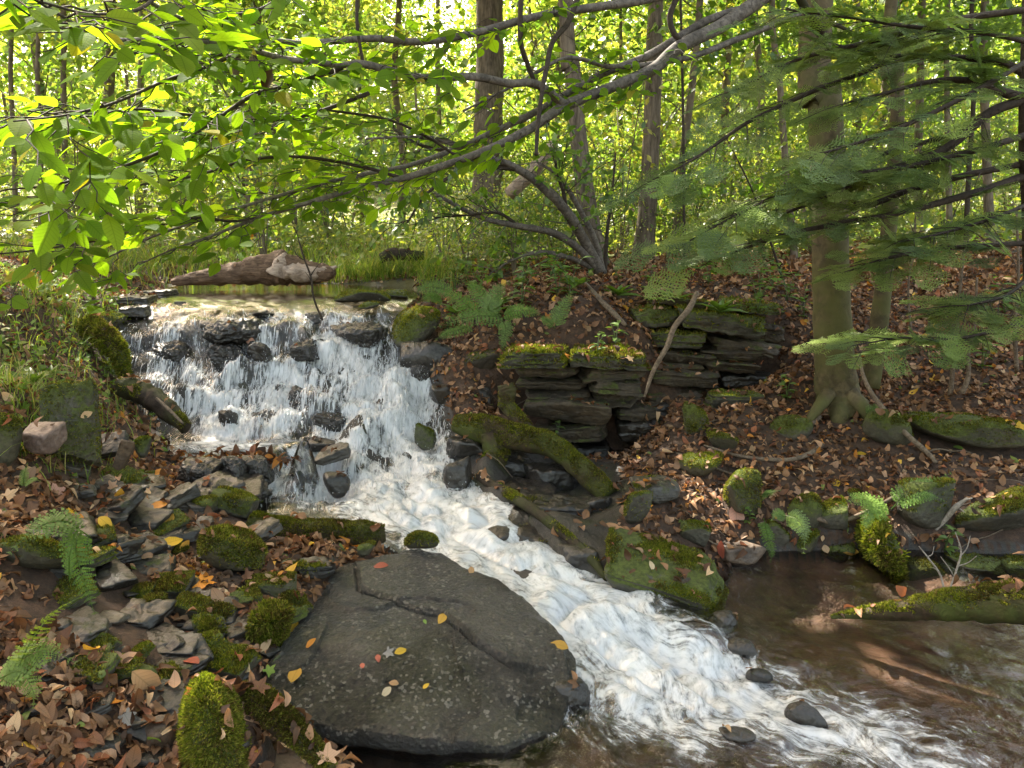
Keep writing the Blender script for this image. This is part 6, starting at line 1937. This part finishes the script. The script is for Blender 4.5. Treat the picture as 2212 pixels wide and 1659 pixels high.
# ------------------------------------------------------------------ the beech boughs hanging across the picture
org = PY(1640, 0, 5.0)
bb = empty("overhanging_beech", org, "beech boughs with bright translucent leaves hanging across the top of the view", "tree")
LIMB = [([(1764, -120, 5.28), (1690, -40, 5.1), (1640, 0, 5.0), (1560, 55, 4.85), (1470, 100, 4.7), (1410, 150, 4.6), (1330, 185, 4.45), (1222, 228, 4.3), (1150, 275, 4.15), (1060, 320, 4.0), (980, 350, 3.9), (870, 385, 3.75), (760, 410, 3.6), (660, 440, 3.45), (560, 470, 3.3), (450, 512, 3.15), (370, 540, 3.05), (300, 572, 3.0)], [16, 16, 15, 14, 13, 12, 11.5, 11, 9, 8, 7.5, 7, 6, 5, 4, 3, 2.2, 1.4], .30, .7),
        ([(1600, 20, 5.0), (1520, 48, 4.9), (1400, 120, 4.75), (1290, 165, 4.6), (1151, 245, 4.4), (1068, 284, 4.3), (996, 317, 4.2), (888, 356, 4.05), (796, 374, 3.9), (700, 396, 3.75), (558, 436, 3.55), (360, 500, 3.3), (252, 547, 3.1), (160, 588, 2.9)], [8, 8, 8, 7.5, 7, 6.5, 6, 5, 4.5, 4, 3.4, 2.6, 2, 1.2], .28, .7),
        ([(1222, 228, 4.3), (1158, 182, 4.15), (1097, 180, 4.0), (1025, 166, 3.85), (924, 169, 3.65), (852, 155, 3.5), (780, 137, 3.3), (738, 140, 3.2), (612, 126, 2.9), (504, 97, 2.6), (360, 85, 2.2), (252, 86, 1.95), (180, 61, 1.75), (110, 20, 1.55)], [9, 8.5, 8.5, 8, 8, 7.5, 7, 6.5, 6, 5.5, 5, 4.5, 4, 3], .25, .9),
        ([(1500, -30, 4.8), (1392, 0, 4.6), (1176, 32, 4.2), (1032, 70, 3.95), (910, 90, 3.7), (809, 83, 3.5), (708, 90, 3.3), (648, 94, 3.15), (560, 80, 2.95), (468, 58, 2.7), (390, 40, 2.5), (300, -10, 2.3)], [9, 8.5, 8, 7.5, 7.5, 7, 6.5, 6, 5.5, 5, 4.5, 4], .3, .9),
        ([(796, 202, 3.45), (648, 252, 3.2), (504, 259, 2.95), (400, 247, 2.75), (300, 236, 2.5), (180, 250, 2.25), (60, 240, 2.0)], [4.5, 4, 3.6, 3.2, 3, 2.6, 2], .05, 1.0),
        ([(738, 148, 3.25), (620, 185, 3.05), (540, 209, 2.9), (432, 284, 2.75), (324, 338, 2.6), (216, 374, 2.45), (108, 400, 2.3), (10, 410, 2.2)], [5, 4.6, 4.4, 4, 3.6, 3, 2.4, 1.8], .05, 1.0),
        ([(504, 119, 2.75), (432, 150, 2.55), (360, 173, 2.4), (252, 220, 2.2), (144, 248, 2.0), (30, 262, 1.8)], [4.4, 4, 3.6, 3, 2.4, 1.8], .05, 1.0),
        ([(1726, 32, 5.1), (1596, 83, 4.9), (1504, 119, 4.75), (1416, 137, 4.65), (1320, 144, 4.55), (1223, 126, 4.45), (1120, 180, 4.3), (1000, 240, 4.2)], [7, 6.5, 6, 5.5, 5, 4, 3.4, 2], .5, .5),
        ([(1065, 490 - 180, 4.1), (1010, 345, 4.0), (930, 300, 3.9), (850, 262, 3.8), (760, 245, 3.7), (660, 240, 3.55), (560, 290, 3.4), (430, 300, 3.2)], [3.2, 3, 3, 2.8, 2.6, 2.4, 2, 1.4], .15, 1.0),
        ([(870, 385, 3.75), (780, 360, 3.65), (660, 340, 3.5), (540, 345, 3.35), (420, 380, 3.2), (300, 400, 3.0), (180, 430, 2.8), (60, 455, 2.6)], [4, 3.6, 3.4, 3, 2.8, 2.4, 2, 1.4], .05, 1.0),
        ([(558, 470, 3.3), (500, 478, 3.2), (430, 470, 3.1), (330, 490, 2.95), (200, 520, 2.75), (80, 540, 2.6), (-20, 550, 2.5)], [3, 2.8, 2.6, 2.4, 2, 1.8, 1.4], .05, 1.0),
        ([(1126, -20, 4.05), (1124, 40, 4.05), (1126, 97, 4.05), (1140, 140, 4.1), (1154, 176, 4.14)], [5, 5.5, 5.5, 5, 4.5], 2, 0),
        ([(771, -20, 3.3), (772, 60, 3.3), (784, 134, 3.32)], [3.4, 3.4, 3.2], 2, 0),
        ([(1250, -10, 4.2), (1226, 50, 4.15), (1194, 90, 4.1), (1180, 150, 4.05), (1172, 190, 4.0), (1162, 270, 3.95), (1158, 335, 3.9)], [6, 6, 5.5, 5, 5, 4.5, 4], 2, 0),
        ([(1470, -20, 4.7), (1448, 30, 4.7), (1455, 70, 4.7), (1478, 95, 4.72)], [6, 6, 6, 6], 2, 0),
        ([(360, -30, 2.2), (300, 20, 2.0), (200, 30, 1.8), (110, 10, 1.6), (20, -20, 1.4)], [4, 3.6, 3, 2.6, 2], .05, 1.0),
        ([(640, -30, 2.9), (560, 20, 2.75), (470, 30, 2.6), (380, -10, 2.4)], [3.6, 3, 2.6, 2], .05, .8)]
po, di, no, sz = [], [], [], []
upv = np.array([0, 0, 1.0])
limb0 = None
for li, (path, rp, st_, dens) in enumerate(LIMB):
    P = np.array([PY(*p) for p in path])
    n = 90
    S = spline(P, n)
    Yv = S[:, 1]
    g = Geo()
    rr_ = np.interp(np.linspace(0, 1, n), np.linspace(0, 1, len(rp)), rp) * Yv / FPX
    kink = np.zeros((n, 3))
    tube(g, S, rr_, 10, rough=.16, seed=li + 5)
    T = nrm(np.gradient(S, axis=0))
    lo = g.build("limb", M["bark_limb" if rp[0] > 6 else "bark_twig"], bb, org)
    if dens == 0:
        continue
    g = Geo()
    L_ = np.concatenate([[0], np.cumsum(np.linalg.norm(np.diff(S, axis=0), axis=1))])
    d0 = st_ * L_[-1]
    sgn = 1
    while d0 < L_[-1]:
        k_ = int(np.interp(d0, L_, np.arange(n)))
        fr = d0 / L_[-1]
        sgn = -sgn
        sidev = nrm(np.cross(T[k_], upv)) * sgn
        d = nrm(T[k_] * rng.uniform(.7, 1.2) + sidev * rng.uniform(.4, 1.0) + upv * rng.normal(-.05, .30))
        L = rng.uniform(.16, .46) * (1.15 - .5 * fr)
        m_ = max(3, int(L / .038))
        zig = rng.normal(0, .008, (m_ + 1, 3)) + np.array([0, 0, -.05])[None] * (np.linspace(0, 1, m_ + 1)[:, None] ** 2) * L * 2
        tw = S[k_] + d * (np.linspace(0, L, m_ + 1))[:, None] + zig
        tw[0] = S[k_]
        tube(g, tw, np.linspace(.0026, .0011, m_ + 1), 5)
        sg2 = 1
        tws = [(tw, d)]
        if L > .25:
            for q in (m_ // 3, 2 * m_ // 3):
                d2 = nrm(d + nrm(np.cross(d, upv)) * rng.choice([-1, 1]) * .9 + upv * rng.normal(0, .2))
                L2 = L * rng.uniform(.35, .6)
                m2 = max(2, int(L2 / .04))
                t2 = tw[q] + d2 * np.linspace(0, L2, m2 + 1)[:, None] + rng.normal(0, .006, (m2 + 1, 3))
                t2[0] = tw[q]
                tube(g, t2, np.linspace(.0019, .0010, m2 + 1), 5)
                tws.append((t2, d2))
        for t_, dd_ in tws:
            for q in range(1, len(t_)):
                if rng.random() > dens * .80:
                    continue
                sg2 = -sg2
                sv = nrm(np.cross(dd_, upv)) * sg2
                ld = nrm(dd_ * rng.uniform(.5, 1.0) + sv * rng.uniform(.4, .95) + upv * rng.normal(-.22, .30))
                if q == len(t_) - 1:
                    ld = nrm(dd_ + upv * rng.normal(-.2, .2))
                po.append(t_[q]); di.append(ld)
                no.append(nrm(upv + np.array([0, -.30, 0]) + rng.normal(0, .36, 3)))
                sz.append(rng.uniform(.058, .106))
        d0 += rng.uniform(.05, .115)
    if g.n:
        g.build("twig", M["bark_twig"], lo, org)
po, di, no, sz = np.array(po), np.array(di), np.array(no), np.array(sz)
BEE = np.array([(.115, .20, .02), (.13, .215, .022), (.10, .185, .02), (.15, .22, .025), (.30, .27, .045)])
ci = rng.choice(5, len(po), p=[.32, .3, .24, .12, .02])
g = Geo()
scatter(g, LF, po, di, no, sz, BEE[ci] * rng.uniform(.8, 1.2, (len(po), 1)), rng.uniform(.85, 1.1, len(po)))
g.build("foliage", M["leaf_beech"], bb, org)
p = PY(588, 150, 2.85)
g = Geo()
scatter(g, leaf_mid(.55, .5, .9), p[None], np.array([[-.5, 0, -.8]]), np.array([[.3, -.8, .3]]), [.085], np.array([(.045, .022, .012)]))
tag(g.build("dead_leaf", M["litter"], None, p), "curled dark brown dead leaf hanging from a beech twig at the upper left", "dead leaf")

# ------------------------------------------------------------------ hemlock at the right edge
hb = PY(2222, 760, 4.9)
hm = empty("hemlock_tree", hb, "hemlock at the right edge with flat dark sprays of fine needles", "tree")
g = Geo()
tube(g, spline([PY(2228, 800, 4.9), PY(2224, 500, 4.6), PY(2216, 300, 4.45), PY(2220, 100, 4.45), PY(2226, -150, 4.45)], 40), np.array([16, 14, 13, 12, 11]) * 4.5 / FPX, 14, rough=.15)
g.build("trunk", M["bark_twig"], hm, hb)
HL = [([(2216, 212, 4.45), (2170, 200, 4.4), (2129, 187, 4.35), (2082, 173, 4.3), (2010, 176, 4.2), (1938, 194, 4.1), (1860, 215, 4.05)], [11, 10, 9, 7, 5, 3, 2]), ([(2216, 214, 4.45), (2136, 245, 4.4), (2064, 306, 4.3), (1992, 345, 4.2), (1900, 372, 4.15), (1800, 420, 4.1), (1700, 460, 4.0)], [11, 10, 9, 7, 5, 4, 2]),
      ([(2216, 160, 4.45), (2154, 133, 4.5), (2028, 122, 4.5), (1900, 118, 4.4), (1800, 95, 4.3)], [9, 8, 6, 4, 2]), ([(2222, 378, 4.5), (2100, 418, 4.4), (1938, 461, 4.25), (1800, 485, 4.15), (1680, 512, 4.05), (1560, 555, 3.95)], [9, 8, 6, 5, 4, 2]),
      ([(2222, 352, 4.5), (2080, 380, 4.45), (1956, 414, 4.4), (1877, 443, 4.3), (1840, 430, 4.25), (1830, 396, 4.2)], [7, 7, 6, 6, 5, 3]), ([(2000, 60, 4.7), (1900, 140, 4.6), (1750, 200, 4.4), (1620, 262, 4.2), (1520, 330, 4.0), (1450, 372, 3.9)], [6, 5, 5, 4, 3, 1.5]),
      ([(2100, 280, 4.5), (1900, 335, 4.35), (1740, 395, 4.15), (1600, 460, 4.0), (1490, 520, 3.9)], [6, 5, 4, 3, 1.5]), ([(2222, 525, 4.6), (2060, 535, 4.45), (1930, 555, 4.3), (1820, 590, 4.2)], [6, 5, 4, 2]),
      ([(2222, 20, 4.4), (2050, 45, 4.3), (1880, 90, 4.2), (1720, 130, 4.1), (1600, 190, 4.0)], [7, 6, 5, 3, 2]), ([(2222, 290, 4.4), (2090, 330, 4.2), (1960, 360, 4.05), (1850, 375, 3.95), (1740, 400, 3.9)], [7, 6, 5, 3, 2]),
      ([(2222, 90, 4.4), (2120, 70, 4.2), (1990, 60, 4.1), (1850, 40, 4.0), (1700, 20, 3.9)], [6, 5, 4, 3, 2]), ([(2222, 440, 4.5), (2150, 470, 4.3), (2050, 500, 4.15), (1960, 520, 4.05)], [5, 4, 3, 2]), ([(2222, 130, 4.35), (2100, 200, 4.0), (1980, 260, 3.85), (1880, 300, 3.8), (1780, 330, 3.75)], [6, 5, 4, 3, 2]),
      ([(2222, 690, 4.6), (2130, 720, 4.4), (2030, 735, 4.3), (1950, 730, 4.25), (1850, 745, 4.2)], [5, 4, 3, 2, 1.5]), ([(2222, 600, 4.6), (2170, 640, 4.4), (2090, 660, 4.3)], [5, 4, 2])]
# one spray of needles
def spray(seed):
    r = np.random.default_rng(seed)
    g = Geo()
    tw = [(np.array([0, 0, 0.]), np.array([1, 0, 0.]), 1.0)]
    for k_ in range(9):
        f = .12 + k_ * .095
        for sd in (-1, 1):
            a = sd * r.uniform(.75, 1.0)
            L = .46 * (1 - f) ** .8 * r.uniform(.75, 1.1) + .06
            tw.append((np.array([f, 0, -.05 * f * f]), np.array([math.cos(a), math.sin(a), r.normal(0, .06)]), L))
    po, di, sc = [], [], []
    for b, d, L in tw:
        m = max(4, int(L / .056))
        for q in range(m):
            f = (q + .5) / m
            p = b + d * L * f + np.array([0, 0, -.05 * (L * f) ** 2])
            sv = np.array([-d[1], d[0], 0])
            for sd in (-1, 1):
                po.append(p); di.append(nrm(sv * sd + d * .55 + [0, 0, r.normal(0, .1)])); sc.append(r.uniform(.066, .090))
    V, F, uv = np.array([[0, -.13, 0], [0, .13, 0], [1, .08, 0], [1, -.08, 0]]), [np.array([[0, 3, 2, 1]])], np.zeros((4, 2))
    scatter(g, (V, F, uv), po, di, np.tile([0, 0, 1.0], (len(po), 1)) + r.normal(0, .15, (len(po), 3)), np.array(sc))
    for b, d, L in tw:
        tube(g, np.array([b, b + d * L]), [.006, .003], 4)
    V = g.verts()
    F4 = np.concatenate(g.F[4])
    return V, [F4], np.zeros((len(V), 2))


SPR = [spray(1), spray(2)]
HEM = 1.25 * np.array([(.12, .17, .05), (.15, .20, .05), (.10, .14, .055), (.17, .21, .06)])
pos, dr, nn, ss = [], [], [], []
for hi, (path, rp) in enumerate(HL):
    P = np.array([PY(*p) for p in path])
    n = 50
    S = spline(P, n)
    g = Geo()
    tube(g, S, np.interp(np.linspace(0, 1, n), np.linspace(0, 1, len(rp)), rp) * 4.3 / FPX, 9, rough=.14, seed=hi)
    T = nrm(np.gradient(S, axis=0))
    sgn = 1
    for k_ in range(6, n):
        if rng.random() < .2:
            continue
        for rep in range(1):
            sgn = -sgn
            sv = nrm(np.cross(T[k_], upv)) * sgn
            d = nrm(T[k_] * rng.uniform(.6, 1.2) + sv * rng.uniform(.5, 1.1) + upv * rng.normal(-.10, .12))
            L = rng.uniform(.10, .40)
            a = S[k_]
            b = a + d * L + [0, 0, -.06 * L]
            if rng.random() < .6:
                tube(g, spline([a, (a + b) / 2 + [0, 0, .015], b], 6), np.linspace(.003, .0012, 6), 4)
                pos.append(a + (b - a) * rng.uniform(.4, 1)); dr.append(d)
            else:
                pos.append(a); dr.append(d)
            nn.append(nrm(upv + rng.normal(0, .33, 3) + [0, -.35, 0])); ss.append(rng.uniform(.14, .30))
    g.build("limb", M["bark_twig"], hm, hb)
pos, dr, nn, ss = map(np.array, (pos, dr, nn, ss))
g = Geo()
pick = rng.random(len(pos)) < .5
tn = HEM[rng.integers(0, 4, len(pos))] * rng.uniform(.8, 1.25, (len(pos), 1))
for q, kk_ in enumerate((pick, ~pick)):
    scatter(g, SPR[q], pos[kk_], dr[kk_], nn[kk_], ss[kk_], tn[kk_])
g.build("foliage", M["needle"], hm, hb, smooth=False)

# saplings on the right slope
for lb, pth, rp in (("bare greenish sapling on the right slope", [(2052, 860, 5.3), (2058, 800, 5.3), (2066, 720, 5.3), (2072, 640, 5.3), (2085, 520, 5.3)], 6), ("bent pale sapling on the right slope, right of the bare greenish one", [(2078, 850, 5.2), (2092, 810, 5.2), (2092, 760, 5.2), (2105, 700, 5.2), (2110, 600, 5.2)], 6), ("thin dark stem left of the thick trunk, arching from the slope", [(1690, 600, 7.0), (1650, 480, 6.8), (1620, 400, 6.6), (1570, 300, 6.5)], 3),
                    ("thin upright stem at the right edge of the slope", [(2196, 800, 5.2), (2192, 700, 5.2), (2200, 600, 5.2), (2196, 450, 5.2)], 5), ("whip-thin stem right of the slim grey trunk", [(1968, 720, 5.8), (1962, 620, 5.8), (1975, 520, 5.8), (1980, 400, 5.8)], 3)):
    bankstick("sapling", lb, pth, [rp, rp * .8, rp * .6, rp * .4], "dark_stick" if "dark" in lb else "stick", "sapling", twigs=((.5, 20, -40, 1.5), (.7, -24, -36, 1.5), (.85, 18, -30, 1.2)))
# ================================================================== camera, light
cam = bpy.data.cameras.new("camera")
cam.sensor_width = 36
cam.lens = FPX / 2212 * 36
cam.clip_end = 500
cam.clip_start = .05
co = bpy.data.objects.new("camera", cam)
COL.objects.link(co)
co.location = (0, 0, EYE)
co.rotation_euler = (math.pi / 2 - PITCH, 0, 0)
SC.camera = co
w = bpy.data.worlds.new("World")
SC.world = w
w.use_nodes = True
t = w.node_tree
t.nodes.clear()
sky = t.nodes.new("ShaderNodeTexSky")
sky.sky_type = "NISHITA"
sky.sun_disc = False
sky.sun_elevation = SUN_EL
sky.sun_rotation = SUN_AZ
sky.air_density = 1.0
sky.dust_density = 3.0
sky.ozone_density = .6
mx = t.nodes.new("ShaderNodeMix")
mx.data_type = "RGBA"
mx.blend_type = "MULTIPLY"
mx.inputs[0].default_value = 1
mx.inputs[7].default_value = (1.22, 1.0, .72, 1)
bg = t.nodes.new("ShaderNodeBackground")
bg.inputs[1].default_value = .15
ou = t.nodes.new("ShaderNodeOutputWorld")
t.links.new(sky.outputs[0], mx.inputs[6])
t.links.new(mx.outputs[2], bg.inputs[0])
t.links.new(bg.outputs[0], ou.inputs[0])
sl = bpy.data.lights.new("sun", "SUN")
sl.energy = 4.2
sl.angle = R(.5)
sl.color = (1, .93, .80)
so_ = bpy.data.objects.new("sun", sl)
COL.objects.link(so_)
so_.rotation_euler = Vector(-SUND).to_track_quat("-Z", "Y").to_euler()
so_.location = (0, 0, 30)
SC.view_settings.view_transform = "Standard"
SC.view_settings.look = "None"
SC.view_settings.exposure = EXPO
SC.view_settings.gamma = 1
cy = SC.cycles
cy.use_denoising = True
cy.denoiser = "OPENIMAGEDENOISE"
cy.denoising_prefilter = "ACCURATE"
cy.denoising_input_passes = "RGB_ALBEDO_NORMAL"
cy.max_bounces = 7
cy.diffuse_bounces = 4
cy.glossy_bounces = 3
cy.transmission_bounces = 4
cy.transparent_max_bounces = 12
cy.caustics_reflective = False
cy.caustics_refractive = False
cy.sample_clamp_indirect = 6
cy.use_adaptive_sampling = True
cy.adaptive_threshold = .02
